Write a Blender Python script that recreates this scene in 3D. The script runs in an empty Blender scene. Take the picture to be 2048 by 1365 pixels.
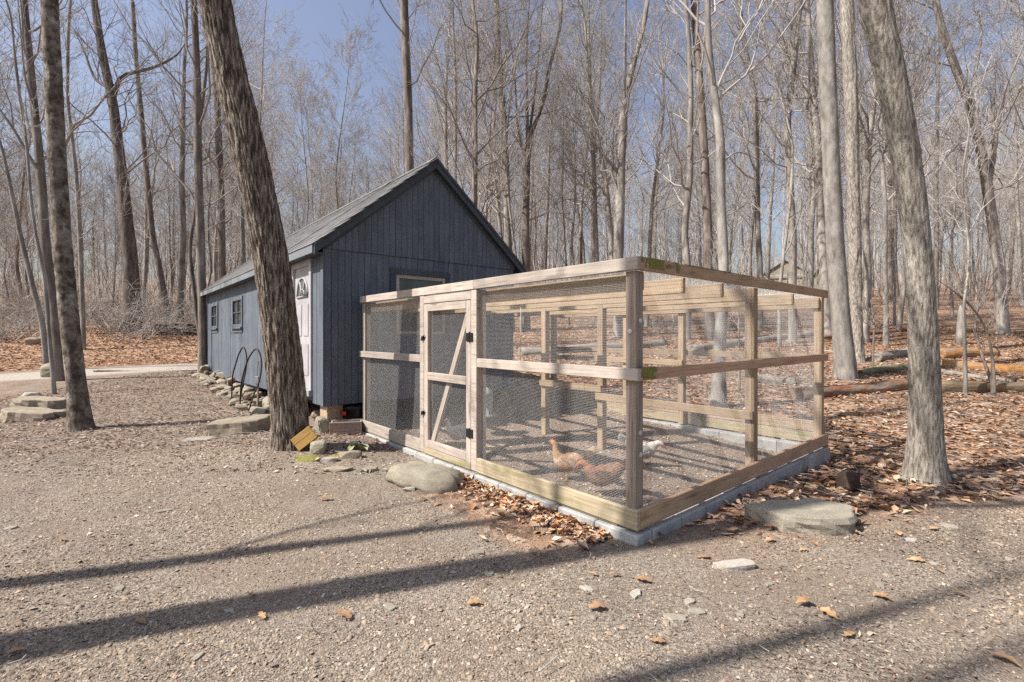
import bpy, bmesh, math, random
import numpy as np
from mathutils import Vector, Matrix

SC = bpy.context.scene
COL = SC.collection
rad = math.radians

# ------------------------------------------------------------------ camera
F_PX, CX, HY, CAM_Z = 955.0, 1024.0, 669.0, 1.5
cam_d = bpy.data.cameras.new("camera")
cam = bpy.data.objects.new("camera", cam_d)
COL.objects.link(cam)
cam.location = (0, 0, CAM_Z)
cam.rotation_euler = (rad(90), 0, 0)
cam_d.sensor_width = 36.0
cam_d.lens = F_PX / 2048 * 36
cam_d.shift_y = -0.0066
cam_d.clip_start = 0.05
cam_d.clip_end = 1500
SC.camera = cam

# ------------------------------------------------------------------ light
SUN_EL, SUN_AZ = 48.0, 19.5          # shadows travel 19.5 deg off +X towards +Y
sd = Vector((math.cos(rad(SUN_AZ)) * math.cos(rad(SUN_EL)),
             math.sin(rad(SUN_AZ)) * math.cos(rad(SUN_EL)), -math.sin(rad(SUN_EL))))
W = bpy.data.worlds.new("World")
SC.world = W
W.use_nodes = True
nt = W.node_tree
for n in list(nt.nodes):
    nt.nodes.remove(n)
wo = nt.nodes.new("ShaderNodeOutputWorld")
bg = nt.nodes.new("ShaderNodeBackground")
sky = nt.nodes.new("ShaderNodeTexSky")
sky.sky_type = 'NISHITA'
sky.sun_disc = False
sky.sun_elevation = rad(SUN_EL)
sky.sun_rotation = math.atan2(-sd.x, -sd.y)
sky.air_density = 1.5
sky.dust_density = 2.6
sky.ozone_density = 4.5
bg.inputs[1].default_value = 0.087
hsv = nt.nodes.new("ShaderNodeHueSaturation")
hsv.inputs["Saturation"].default_value = 0.80
hsv.inputs["Hue"].default_value = 0.515
nt.links.new(sky.outputs[0], hsv.inputs["Color"])
nt.links.new(hsv.outputs[0], bg.inputs[0])
nt.links.new(bg.outputs[0], wo.inputs[0])

sun_d = bpy.data.lights.new("sun", 'SUN')
sun_d.energy = 5.0
sun_d.angle = rad(0.53)
sun_d.color = (1.0, 0.94, 0.86)
sun = bpy.data.objects.new("sun", sun_d)
COL.objects.link(sun)
sun.rotation_euler = sd.to_track_quat('-Z', 'Y').to_euler()
sun.location = (-20, -8, 30)

SC.view_settings.view_transform = 'Standard'
SC.view_settings.look = 'None'
SC.view_settings.exposure = 0.80
SC.view_settings.gamma = 1.0
SC.view_settings.use_curve_mapping = False
SC.render.engine = 'CYCLES'
SC.cycles.max_bounces = 5
SC.cycles.diffuse_bounces = 3
SC.cycles.glossy_bounces = 2
SC.cycles.transmission_bounces = 3
SC.cycles.transparent_max_bounces = 6
SC.cycles.use_denoising = False
SC.cycles.use_adaptive_sampling = True
SC.cycles.adaptive_threshold = 0.015

# ------------------------------------------------------------------ noise
_prng = np.random.RandomState(11)
_tab = _prng.rand(4096).astype(np.float64)


def _h(ix, iy, iz):
    n = (ix * 73856093) ^ (iy * 19349663) ^ (iz * 83492791)
    return _tab[(n & 0xFFFFFFF) % 4096]


def vnoise(x, y, z):
    x = np.asarray(x, float); y = np.asarray(y, float) + x * 0; z = np.asarray(z, float) + x * 0
    ix = np.floor(x).astype(np.int64); iy = np.floor(y).astype(np.int64); iz = np.floor(z).astype(np.int64)
    fx = x - ix; fy = y - iy; fz = z - iz
    fx = fx * fx * (3 - 2 * fx); fy = fy * fy * (3 - 2 * fy); fz = fz * fz * (3 - 2 * fz)
    r = 0
    for dx in (0, 1):
        wx = fx if dx else 1 - fx
        for dy in (0, 1):
            wy = fy if dy else 1 - fy
            for dz in (0, 1):
                wz = fz if dz else 1 - fz
                r = r + wx * wy * wz * _h(ix + dx, iy + dy, iz + dz)
    return r


def fbm(x, y, z, o=4):
    r, a, s, t = 0, 1.0, 1.0, 0.0
    for i in range(o):
        r = r + a * vnoise(np.asarray(x) * s + 17 * i, np.asarray(y) * s + 5 * i, np.asarray(z) * s + 9 * i)
        t += a
        a *= 0.5
        s *= 2.03
    return r / t


def sst(x, a, b):
    t = np.clip((np.asarray(x, float) - a) / (b - a), 0, 1)
    return t * t * (3 - 2 * t)


# ------------------------------------------------------------------ terrain
LY = [-400, 6, 10, 14.7, 17, 18.7, 24, 40, 80, 120, 200, 420]
LZ = [0, 0, 0.10, 0.33, 0.50, 0.60, 1.55, 2.6, 6.6, 11.5, 24, 45]
RY = [-400, 6, 8, 10, 14, 20, 30, 40, 60, 90, 130, 200, 420]
RZ = [0, 0.0, 0.06, 0.25, 0.70, 1.4, 2.75, 4.0, 6.4, 10.2, 15.5, 27, 45]


def hgt(x, y, micro=True):
    x = np.asarray(x, float); y = np.asarray(y, float)
    yl = y + 0.10 * np.clip(-x - 10, 0, 20)
    l = np.interp(yl, LY, LZ); r = np.interp(y, RY, RZ)
    w = sst(x, -6, 1)
    z = l * (1 - w) + r * w
    z = z - 0.10 * np.exp(-((x - 3.9) ** 2 + (y - 5.9) ** 2) / 3.0)
    z = z + 0.10 * np.exp(-((x + 2.75) ** 2 + (y - 5.9) ** 2) / 1.0)
    far = sst(y, 8, 18)
    z = z + far * 0.35 * (fbm(x * 0.16, y * 0.16, 3.3, 3) - 0.5)
    if micro:
        z = z + 0.05 * (fbm(x * 0.8, y * 0.8, 1.7, 3) - 0.5)
    return z


def hz(x, y):
    return float(hgt(np.array([x]), np.array([y]))[0])


def at(px, py, Y):
    return Vector(((px - CX) / F_PX * Y, Y, CAM_Z + (HY - py) / F_PX * Y))


def G(px, py):
    Y = np.arange(1.2, 120, 0.02)
    X = (px - CX) / F_PX * Y
    Z = CAM_Z + (HY - py) / F_PX * Y
    d = Z - hgt(X, Y)
    i = np.argmax(d <= 0)
    if d[i] > 0:
        i = len(Y) - 1
    return Vector((X[i], Y[i], hz(X[i], Y[i])))


# ------------------------------------------------------------------ mesh helpers
def np_mesh(name, V, F, mat=None, col=None, smooth=False):
    V = np.asarray(V, np.float32).reshape(-1, 3)
    F = np.asarray(F, np.int32)
    me = bpy.data.meshes.new(name)
    me.vertices.add(len(V)); me.vertices.foreach_set("co", V.ravel())
    k = F.shape[1]
    me.loops.add(F.size); me.loops.foreach_set("vertex_index", F.ravel())
    me.polygons.add(len(F)); me.polygons.foreach_set("loop_start", np.arange(0, F.size, k, dtype=np.int32))
    if smooth:
        me.polygons.foreach_set("use_smooth", np.ones(len(F), bool))
    if col is not None:
        c = np.ones((len(V), 4), np.float32)
        c[:, :np.asarray(col).shape[1]] = col
        a = me.color_attributes.new("Col", 'FLOAT_COLOR', 'POINT')
        a.data.foreach_set("color", c.ravel())
    me.update(calc_edges=True)
    if mat:
        me.materials.append(mat)
    return me


def obj(name, me, parent=None, loc=None, M4=None):
    o = bpy.data.objects.new(name, me)
    COL.objects.link(o)
    if parent is not None:
        o.parent = parent
    if loc is not None:
        o.location = loc
    if M4 is not None:
        o.matrix_local = M4
    return o


def tag(o, label, cat, group=None, kind=None):
    o["label"] = label
    o["category"] = cat
    if group:
        o["group"] = group
    if kind:
        o["kind"] = kind
    return o


def empty(name, loc=(0, 0, 0), rz=0.0):
    o = bpy.data.objects.new(name, None)
    o.empty_display_size = 0.2
    COL.objects.link(o)
    o.location = loc
    o.rotation_euler = (0, 0, rz)
    return o


def struct(o):
    o["kind"] = "structure"
    return o


def stuff(o):
    o["kind"] = "stuff"
    return o


def join_parts(parts):
    """parts: list of (V,F) with the same face size"""
    vs, fs, o = [], [], 0
    for V, F in parts:
        V = np.asarray(V).reshape(-1, 3); F = np.asarray(F)
        vs.append(V); fs.append(F + o); o += len(V)
    return np.concatenate(vs), np.concatenate(fs)


def tubes(P, R, k):
    """P (B,n,3), R (B,n) -> quads"""
    P = np.asarray(P, float); R = np.asarray(R, float)
    B, n, _ = P.shape
    T = np.gradient(P, axis=1)
    T /= np.linalg.norm(T, axis=2, keepdims=True) + 1e-9
    m = T.mean(axis=1)
    ref = np.where(np.abs(m[:, 2:3]) > 0.8, np.array([[1.0, 0, 0]]), np.array([[0, 0, 1.0]]))
    u = np.cross(T, ref[:, None, :]); u /= np.linalg.norm(u, axis=2, keepdims=True) + 1e-9
    v = np.cross(T, u)
    a = np.arange(k) / k * 2 * math.pi
    V = P[:, :, None, :] + R[:, :, None, None] * (np.cos(a)[None, None, :, None] * u[:, :, None, :] + np.sin(a)[None, None, :, None] * v[:, :, None, :])
    idx = np.arange(B * n * k).reshape(B, n, k)
    a0 = idx[:, :-1, :]; a1 = idx[:, 1:, :]
    b0 = np.roll(a0, -1, axis=2); b1 = np.roll(a1, -1, axis=2)
    Fq = np.stack([a0, b0, b1, a1], axis=-1).reshape(-1, 4)
    return V.reshape(-1, 3), Fq


def tube1(pts, r, k=8, cap=True):
    pts = np.asarray(pts, float)
    r = np.broadcast_to(np.asarray(r, float), (len(pts),)).copy()
    if cap:
        pts = np.concatenate([pts[:1], pts, pts[-1:]])
        r = np.concatenate([[1e-4], r, [1e-4]])
        pts[0] += (pts[1] - pts[2]) * 1e-4; pts[-1] += (pts[-2] - pts[-3]) * 1e-4
    return tubes(pts[None], r[None], k)


def smooth_path(pts, n):
    """Catmull-Rom resample"""
    p = np.asarray(pts, float)
    p = np.concatenate([2 * p[:1] - p[1:2], p, 2 * p[-1:] - p[-2:-1]])
    m = len(p) - 3
    out = []
    for s in np.linspace(0, m - 1e-6, n):
        i = int(s); t = s - i
        a, b, c, d = p[i:i + 4]
        out.append(0.5 * ((2 * b) + (c - a) * t + (2 * a - 5 * b + 4 * c - d) * t * t + (3 * b - a - 3 * c + d) * t ** 3))
    return np.array(out)


def box_vf(x0, x1, y0, y1, z0, z1):
    V = [(x0, y0, z0), (x1, y0, z0), (x1, y1, z0), (x0, y1, z0), (x0, y0, z1), (x1, y0, z1), (x1, y1, z1), (x0, y1, z1)]
    F = [(0, 3, 2, 1), (4, 5, 6, 7), (0, 1, 5, 4), (1, 2, 6, 5), (2, 3, 7, 6), (3, 0, 4, 7)]
    return V, F


def box(name, parent, x0, x1, y0, y1, z0, z1, mat, bevel=0.0):
    """box whose object origin sits at its centre"""
    cx, cy, cz = (x0 + x1) / 2, (y0 + y1) / 2, (z0 + z1) / 2
    V, F = box_vf(x0 - cx, x1 - cx, y0 - cy, y1 - cy, z0 - cz, z1 - cz)
    me = bpy.data.meshes.new(name)
    me.from_pydata(V, [], F)
    if bevel > 0:
        bm = bmesh.new(); bm.from_mesh(me)
        bmesh.ops.bevel(bm, geom=list(bm.edges), offset=bevel, segments=1, affect='EDGES')
        bm.to_mesh(me); bm.free()
    me.materials.append(mat)
    return obj(name, me, parent, (cx, cy, cz))


def beam(name, parent, p0, p1, w, h, mat, up=(0, 0, 1), ch=0.004):
    """timber: local X along its length, w across, h along 'up'"""
    p0 = Vector(p0); p1 = Vector(p1)
    d = p1 - p0
    L = d.length
    x = d.normalized()
    upv = Vector(up)
    y = upv.cross(x).normalized()
    z = x.cross(y)
    c = ch
    a, b = w / 2, h / 2
    prof = [(-a + c, -b), (a - c, -b), (a, -b + c), (a, b - c), (a - c, b), (-a + c, b), (-a, b - c), (-a, -b + c)]
    V = [(-L / 2, q[0], q[1]) for q in prof] + [(L / 2, q[0], q[1]) for q in prof]
    Fs = [(i, (i + 1) % 8, (i + 1) % 8 + 8, i + 8) for i in range(8)] + [tuple(range(7, -1, -1)), tuple(range(8, 16))]
    me = bpy.data.meshes.new(name)
    me.from_pydata(V, [], Fs)
    me.materials.append(mat)
    M4 = Matrix(((x.x, y.x, z.x, 0), (x.y, y.y, z.y, 0), (x.z, y.z, z.z, 0), (0, 0, 0, 1)))
    M4.translation = (p0 + p1) / 2
    return obj(name, me, parent, M4=M4)


# ------------------------------------------------------------------ materials
def newmat(name, rough=0.85, spec=0.25):
    m = bpy.data.materials.new(name)
    m.use_nodes = True
    t = m.node_tree
    p = t.nodes["Principled BSDF"]
    p.inputs["Roughness"].default_value = rough
    p.inputs["Specular IOR Level"].default_value = spec
    return m, t, p


def N(t, typ, **kw):
    n = t.nodes.new(typ)
    for k, v in kw.items():
        if k.startswith("i_"):
            n.inputs[k[2:].replace("_", " ")].default_value = v
        else:
            setattr(n, k, v)
    return n


def coord(t, scale=(1, 1, 1), rnd=True, kind="Object"):
    tc = N(t, "ShaderNodeTexCoord")
    mp = N(t, "ShaderNodeMapping")
    mp.inputs["Scale"].default_value = scale
    t.links.new(tc.outputs[kind], mp.inputs["Vector"])
    if rnd:
        oi = N(t, "ShaderNodeObjectInfo")
        mu = N(t, "ShaderNodeMath", operation='MULTIPLY')
        mu.inputs[1].default_value = 37.0
        t.links.new(oi.outputs["Random"], mu.inputs[0])
        t.links.new(mu.outputs[0], mp.inputs["Location"])
    return mp.outputs[0]


def noise(t, vec, scale, detail=4, rough=0.6):
    n = N(t, "ShaderNodeTexNoise")
    n.inputs["Scale"].default_value = scale
    n.inputs["Detail"].default_value = detail
    n.inputs["Roughness"].default_value = rough
    t.links.new(vec, n.inputs["Vector"])
    return n.outputs["Fac"]


def ramp(t, fac, stops):
    r = N(t, "ShaderNodeValToRGB")
    e = r.color_ramp.elements
    while len(e) < len(stops):
        e.new(0.5)
    for i, (p, c) in enumerate(stops):
        e[i].position = p
        e[i].color = (*c, 1) if len(c) == 3 else c
    t.links.new(fac, r.inputs[0])
    return r.outputs[0]


def mix(t, fac, a, b, mode='MIX'):
    m = N(t, "ShaderNodeMix", data_type='RGBA', blend_type=mode)
    for s, v in ((m.inputs[0], fac), (m.inputs[6], a), (m.inputs[7], b)):
        if isinstance(v, (int, float)):
            s.default_value = v
        elif isinstance(v, tuple):
            s.default_value = (*v, 1)
        else:
            t.links.new(v, s)
    return m.outputs[2]


def math_n(t, op, a, b=0.0, clamp=False):
    m = N(t, "ShaderNodeMath", operation=op, use_clamp=clamp)
    for s, v in ((m.inputs[0], a), (m.inputs[1], b)):
        if isinstance(v, (int, float)):
            s.default_value = v
        else:
            t.links.new(v, s)
    return m.outputs[0]


def bump(t, p, h, strength, dist):
    b = N(t, "ShaderNodeBump")
    b.inputs["Strength"].default_value = strength
    b.inputs["Distance"].default_value = dist
    t.links.new(h, b.inputs["Height"])
    t.links.new(b.outputs[0], p.inputs["Normal"])


def rand_val(t, lo, hi):
    oi = N(t, "ShaderNodeObjectInfo")
    mr = N(t, "ShaderNodeMapRange")
    mr.inputs["To Min"].default_value = lo
    mr.inputs["To Max"].default_value = hi
    t.links.new(oi.outputs["Random"], mr.inputs["Value"])
    return mr.outputs[0]


def setcol(t, p, c):
    t.links.new(c, p.inputs["Base Color"])


def scale_col(t, c, f):
    v = N(t, "ShaderNodeVectorMath", operation='SCALE')
    t.links.new(c, v.inputs[0])
    t.links.new(f, v.inputs["Scale"])
    return v.outputs[0]


def m_wood(name, dark, mid, light, moss=0.0, rough=0.85):
    m, t, p = newmat(name, rough)
    g = noise(t, coord(t, (1.2, 26, 26)), 2.2, 6, 0.65)
    c = ramp(t, g, [(0.28, dark), (0.48, mid), (0.72, light)])
    knots = noise(t, coord(t, (2.2, 9, 9)), 1.3, 2, 0.4)
    c = mix(t, math_n(t, 'MULTIPLY', ramp(t, knots, [(0.66, (0, 0, 0)), (0.74, (1, 1, 1))]), 0.55), c, tuple(0.45 * v for v in dark))
    blot = noise(t, coord(t, (1, 1, 1)), 3.0, 4, 0.6)
    c = mix(t, 0.45, c, scale_col(t, c, ramp(t, blot, [(0.3, (0.55, 0.55, 0.55)), (0.7, (1.15, 1.15, 1.15))])))
    if moss > 0:
        mo = noise(t, coord(t, (0.9, 3.0, 3.0)), 2.1, 5, 0.7)
        f = ramp(t, mo, [(0.62 - 0.2 * moss, (0, 0, 0)), (0.74 - 0.1 * moss, (1, 1, 1))])
        c = mix(t, math_n(t, 'MULTIPLY', f, 0.75), c, (0.16, 0.17, 0.045))
    c = scale_col(t, c, rand_val(t, 0.86, 1.1))
    setcol(t, p, c)
    bump(t, p, g, 0.35, 0.004)
    return m


M = {}
M['wood_pale'] = m_wood('weathered_timber', (0.25, 0.203, 0.168), (0.39, 0.332, 0.285), (0.48, 0.418, 0.365))
M['wood_tan'] = m_wood('tan_timber', (0.23, 0.165, 0.105), (0.36, 0.265, 0.175), (0.46, 0.35, 0.24))
M['wood_shade_side'] = m_wood('shade_side_brown_timber', (0.32, 0.195, 0.125), (0.50, 0.325, 0.215), (0.60, 0.41, 0.28))  # shaded-side copy of the rail timber, fill light raised into its colour
M['wood_grey'] = m_wood('grey_and_shaded_timber', (0.16, 0.125, 0.10), (0.28, 0.225, 0.185), (0.38, 0.31, 0.255))
M['wood_moss'] = m_wood('mossy_timber', (0.24, 0.19, 0.12), (0.36, 0.30, 0.20), (0.45, 0.385, 0.27), moss=0.55)
M['wood_moss_shade'] = m_wood('shade_side_mossy_timber', (0.30, 0.195, 0.12), (0.47, 0.32, 0.205), (0.56, 0.40, 0.265), moss=0.2)  # thin moss on a shaded-side copy, colour lifted as if lit
M['ply'] = m_wood('golden_plywood', (0.30, 0.17, 0.045), (0.42, 0.25, 0.075), (0.5, 0.32, 0.11))


def m_paint(name, c, var=0.12, rough=0.7, gscale=(30, 30, 1.5), bmp=0.25):
    m, t, p = newmat(name, rough)
    g = noise(t, coord(t, gscale), 2.0, 5, 0.65)
    b = noise(t, coord(t, (1, 1, 1)), 1.6, 4, 0.6)
    a = ramp(t, g, [(0.3, tuple(v * (1 - var) for v in c)), (0.7, tuple(v * (1 + var) for v in c))])
    a = scale_col(t, a, ramp(t, b, [(0.25, (0.74,) * 3), (0.75, (1.22,) * 3)]))
    a = scale_col(t, a, rand_val(t, 0.93, 1.07))
    setcol(t, p, a)
    bump(t, p, g, bmp, 0.003)
    return m


M['siding'] = m_paint('slate_blue_siding', (0.106, 0.123, 0.149), 0.2)
M['trim'] = m_paint('slate_blue_trim', (0.066, 0.076, 0.092))
M['fascia'] = m_paint('grey_fascia', (0.17, 0.185, 0.20))
M['white'] = m_paint('white_paint', (0.38, 0.37, 0.385), 0.04, 0.45, bmp=0.05)
M['dark'] = m_paint('underfloor_shade', (0.012, 0.012, 0.014), 0.1)  # near-black colour standing in for shade under the shed
M['black'] = m_paint('black_plastic', (0.012, 0.012, 0.013), 0.1, 0.4, bmp=0.05)
M['iron'] = m_paint('black_iron', (0.014, 0.014, 0.015), 0.2, 0.5, bmp=0.1)
M['red'] = m_paint('red_plastic', (0.5, 0.025, 0.03), 0.1, 0.4, bmp=0.05)
M['grey_plastic'] = m_paint('grey_plastic', (0.27, 0.27, 0.27), 0.05, 0.5, bmp=0.05)
M['washer'] = m_paint('zinc_washer', (0.55, 0.53, 0.5), 0.05, 0.45, bmp=0.02)
M['hoop'] = m_paint('brown_black_pipe', (0.03, 0.022, 0.018), 0.3, 0.55, bmp=0.1)
M['rope'] = m_paint('white_cord', (0.6, 0.57, 0.5), 0.05)

m, t, p = newmat('shingle', 0.95, 0.1)
g = noise(t, coord(t, (1, 1, 1)), 60, 3, 0.7)
b = noise(t, coord(t, (1, 1, 1), kind="Object"), 2.0, 3)
c = ramp(t, g, [(0.3, (0.095, 0.094, 0.096)), (0.7, (0.235, 0.23, 0.23))])
c = scale_col(t, c, rand_val(t, 0.72, 1.2))
setcol(t, p, c)
bump(t, p, g, 0.5, 0.003)
M['shingle'] = m

m, t, p = newmat('window_glass', 0.04, 0.6)
b = noise(t, coord(t, (1, 1, 1)), 3.0, 2)
setcol(t, p, ramp(t, b, [(0.3, (0.03, 0.035, 0.035)), (0.7, (0.09, 0.10, 0.095))]))
M['glass'] = m

m, t, p = newmat('galvanised_wire', 0.45, 0.5)
p.inputs["Base Color"].default_value = (0.56, 0.55, 0.535, 1)
p.inputs["Metallic"].default_value = 0.25
M['wire'] = m

m, t, p = newmat('concrete_block', 0.92, 0.15)
g = noise(t, coord(t, (1, 1, 1)), 50, 4, 0.7)
b = noise(t, coord(t, (1, 1, 1)), 4, 4)
c = ramp(t, g, [(0.3, (0.30, 0.30, 0.29)), (0.7, (0.45, 0.445, 0.43))])
c = scale_col(t, c, ramp(t, b, [(0.3, (0.7,) * 3), (0.7, (1.1,) * 3)]))
setcol(t, p, c)
bump(t, p, g, 0.5, 0.004)
M['concrete'] = m


def m_stone(name, a, b_, moss=False):
    m, t, p = newmat(name, 0.9, 0.2)
    g = noise(t, coord(t, (1, 1, 3)), 6, 8, 0.7)
    f = noise(t, coord(t, (1, 1, 1)), 70, 3, 0.7)
    c = ramp(t, g, [(0.3, a), (0.7, b_)])
    c = scale_col(t, c, ramp(t, f, [(0.25, (0.75,) * 3), (0.75, (1.15,) * 3)]))
    st = noise(t, coord(t, (1, 1, 1)), 2.6, 5, 0.65)
    c = mix(t, math_n(t, 'MULTIPLY', ramp(t, st, [(0.55, (0, 0, 0)), (0.72, (1, 1, 1))]), 0.45), c, (0.20, 0.15, 0.10))
    if moss:
        mo = noise(t, coord(t, (1, 1, 1)), 5, 5, 0.7)
        c = mix(t, ramp(t, mo, [(0.66, (0, 0, 0)), (0.72, (1, 1, 1))]), c, (0.13, 0.15, 0.03))
    c = scale_col(t, c, rand_val(t, 0.82, 1.15))
    setcol(t, p, c)
    h = math_n(t, 'ADD', g, math_n(t, 'MULTIPLY', f, 0.35))
    bump(t, p, h, 0.6, 0.02)
    return m


M['stone'] = m_stone('grey_bluestone', (0.24, 0.215, 0.17), (0.36, 0.325, 0.26))
M['stone_tan'] = m_stone('tan_fieldstone', (0.20, 0.165, 0.122), (0.36, 0.305, 0.24))
M['stone_moss'] = m_stone('mossy_fieldstone', (0.20, 0.178, 0.135), (0.31, 0.28, 0.22), True)
M['stone_pale'] = m_stone('pale_stone', (0.30, 0.27, 0.23), (0.42, 0.385, 0.335))
M['stone_dark'] = m_stone('dark_stump_and_soil', (0.03, 0.025, 0.022), (0.10, 0.07, 0.055))  # near-black to dark brown tone, stump and trough soil


def m_bark(name, dark, mid, light, lichen=None, lich=0.5, vs=0.28, freq=9.0, bstr=0.8, bd=0.03, fine=True, con=1.0):
    m, t, p = newmat(name, 0.95, 0.1)
    v = coord(t, (1, 1, vs))
    g = noise(t, v, freq, 6, 0.62)
    c = ramp(t, g, [(0.5 - 0.18 * con, dark), (0.5, mid), (0.5 + 0.18 * con, light)])  # dark-to-light contrast carries the shading of bark cracks in the colour
    b = noise(t, coord(t, (1, 1, 0.6)), 1.5, 4, 0.6)
    c = scale_col(t, c, ramp(t, b, [(0.25, (0.7,) * 3), (0.75, (1.2,) * 3)]))
    if lichen:
        l = noise(t, coord(t, (1, 1, 0.7)), 4.5, 6, 0.7)
        f = ramp(t, l, [(lich, (0, 0, 0)), (lich + 0.12, (1, 1, 1))])
        c = mix(t, math_n(t, 'MULTIPLY', f, 0.8), c, lichen)
    c = scale_col(t, c, rand_val(t, 0.8, 1.2))
    setcol(t, p, c)
    h = g
    if fine:
        h = math_n(t, 'ADD', g, math_n(t, 'MULTIPLY', noise(t, coord(t, (1, 1, 0.35)), freq * 5, 3, 0.6), 0.4))
    bump(t, p, h, bstr, bd)
    return m


M['bark_brown'] = m_bark('furrowed_brown_bark', (0.082, 0.064, 0.051), (0.215, 0.172, 0.138), (0.43, 0.37, 0.312), vs=0.13, freq=36, bstr=1.0, bd=0.04, con=0.52)
M['bark_dark'] = m_bark('blotched_dark_bark', (0.075, 0.06, 0.048), (0.16, 0.13, 0.105), (0.25, 0.21, 0.175), lichen=(0.42, 0.40, 0.36), lich=0.54, vs=0.8, freq=9, bstr=0.6, con=0.6)
M['bark_grey'] = m_bark('grey_plated_bark', (0.125, 0.107, 0.088), (0.25, 0.223, 0.192), (0.365, 0.335, 0.292), lichen=(0.21, 0.205, 0.145), lich=0.62, vs=0.2, freq=40, bstr=0.75, bd=0.026, con=0.66)
M['bark_smooth'] = m_bark('smooth_grey_bark', (0.15, 0.135, 0.12), (0.25, 0.23, 0.208), (0.335, 0.31, 0.285), lichen=(0.17,0.155,0.135), lich=0.58, vs=0.35, freq=9, bstr=0.5)
M['bark_far_a'] = m_bark('greyish_bark', (0.14, 0.122, 0.105), (0.265, 0.24, 0.215), (0.385, 0.355, 0.325), vs=0.2, freq=7, fine=False)
M['bark_far_b'] = m_bark('brownish_bark', (0.085, 0.07, 0.06), (0.165, 0.138, 0.118), (0.26, 0.225, 0.195), vs=0.2, freq=7, fine=False)


def m_twig(name, c):
    m, t, p = newmat(name, 0.9, 0.1)
    p.inputs["Base Color"].default_value = (*c, 1)
    b = noise(t, coord(t, (1, 1, 1)), 1.2, 2)
    a = ramp(t, b, [(0.3, tuple(v * 0.75 for v in c)), (0.7, tuple(v * 1.2 for v in c))])
    setcol(t, p, scale_col(t, a, rand_val(t, 0.8, 1.2)))
    return m


M['twig_a'] = m_twig('grey_twig', (0.385, 0.355, 0.33))
M['twig_b'] = m_twig('brown_twig', (0.27, 0.235, 0.21))


def m_attr(name, rough=0.9, nz=None, spec=0.2):
    m, t, p = newmat(name, rough, spec)
    a = N(t, "ShaderNodeAttribute", attribute_name="Col")
    c = a.outputs["Color"]
    if nz:
        g = noise(t, coord(t, (1, 1, 1), rnd=False), nz, 3, 0.6)
        c = scale_col(t, c, ramp(t, g, [(0.3, (0.75,) * 3), (0.7, (1.2,) * 3)]))
    setcol(t, p, c)
    return m


M['gravel'] = m_attr('gravel_stone', 0.9)
M['litter'] = m_attr('dry_leaf', 0.85, 40)
M['feather'] = m_attr('feather', 0.9, 60)
m, t, p = newmat('oak_leaf', 0.85, 0.2)
g = noise(t, coord(t, (1, 1, 1)), 25, 3)
c = ramp(t, g, [(0.3, (0.28, 0.155, 0.075)), (0.7, (0.46, 0.29, 0.16))])
setcol(t, p, scale_col(t, c, rand_val(t, 0.7, 1.15)))
M['leaf'] = m


def m_log(name, bark, rot, f0):
    m, t, p = newmat(name, 0.95, 0.1)
    g = noise(t, coord(t, (2, 14, 14)), 2.0, 6, 0.65)
    b = noise(t, coord(t, (1.2, 2.5, 2.5)), 1.6, 4, 0.6)
    c1 = ramp(t, g, [(0.3, tuple(v * 0.45 for v in bark)), (0.7, tuple(v * 1.25 for v in bark))])
    c2 = ramp(t, g, [(0.3, tuple(v * 0.4 for v in rot)), (0.7, tuple(v * 1.2 for v in rot))])
    setcol(t, p, mix(t, ramp(t, b, [(f0, (0, 0, 0)), (f0 + 0.12, (1, 1, 1))]), c1, c2))
    bump(t, p, g, 0.9, 0.03)
    return m


M['log_red'] = m_log('rotten_red_brown_log', (0.26, 0.20, 0.15), (0.30, 0.12, 0.055), 0.46)
M['log_orange'] = m_log('rotten_orange_log', (0.32, 0.235, 0.165), (0.42, 0.215, 0.085), 0.44)
M['log_grey'] = m_log('weathered_grey_log', (0.30, 0.265, 0.225), (0.22, 0.16, 0.11), 0.58)
M['log_brown'] = m_log('brown_barked_log', (0.24, 0.18, 0.12), (0.34, 0.20, 0.09), 0.52)
M['log_moss'] = m_log('mossy_log', (0.21, 0.20, 0.12), (0.26, 0.2, 0.13), 0.5)

# ground: colours of the material itself, picked by zone weights stored on the vertices
m, t, p = newmat('ground_surface', 0.95, 0.1)
zc = N(t, "ShaderNodeAttribute", attribute_name="Col")
sep = N(t, "ShaderNodeSeparateColor")
t.links.new(zc.outputs["Color"], sep.inputs[0])
v = coord(t, (1, 1, 1), rnd=False)
n1 = noise(t, v, 3.0, 6, 0.65)
n2 = noise(t, v, 38, 4, 0.7)
n3 = noise(t, v, 0.7, 4, 0.6)
vo = N(t, "ShaderNodeTexVoronoi", feature='F1')
vo.inputs["Scale"].default_value = 95
t.links.new(v, vo.inputs["Vector"])
vb = N(t, "ShaderNodeSeparateColor")
t.links.new(vo.outputs["Color"], vb.inputs[0])
cg = ramp(t, vb.outputs[0], [(0.1, (0.135, 0.11, 0.087)), (0.5, (0.235, 0.197, 0.158)), (0.9, (0.34, 0.295, 0.245))])
cg = scale_col(t, cg, ramp(t, n3, [(0.3, (0.68,) * 3), (0.7, (1.15,) * 3)]))
cg = mix(t, math_n(t, 'MULTIPLY', ramp(t, noise(t, v, 0.8, 6, 0.68), [(0.46, (0, 0, 0)), (0.6, (1, 1, 1))]), 0.8), cg, ramp(t, n2, [(0.3, (0.14, 0.105, 0.08)), (0.7, (0.24, 0.188, 0.148))]))
cd = ramp(t, n2, [(0.3, (0.125, 0.092, 0.068)), (0.52, (0.24, 0.185, 0.145)), (0.72, (0.36, 0.29, 0.235))])
cd = scale_col(t, cd, ramp(t, n1, [(0.3, (0.7,) * 3), (0.7, (1.2,) * 3)]))
vl = N(t, "ShaderNodeTexVoronoi", feature='F1')
vl.inputs["Scale"].default_value = 9
vl.inputs["Randomness"].default_value = 1.0
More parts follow.
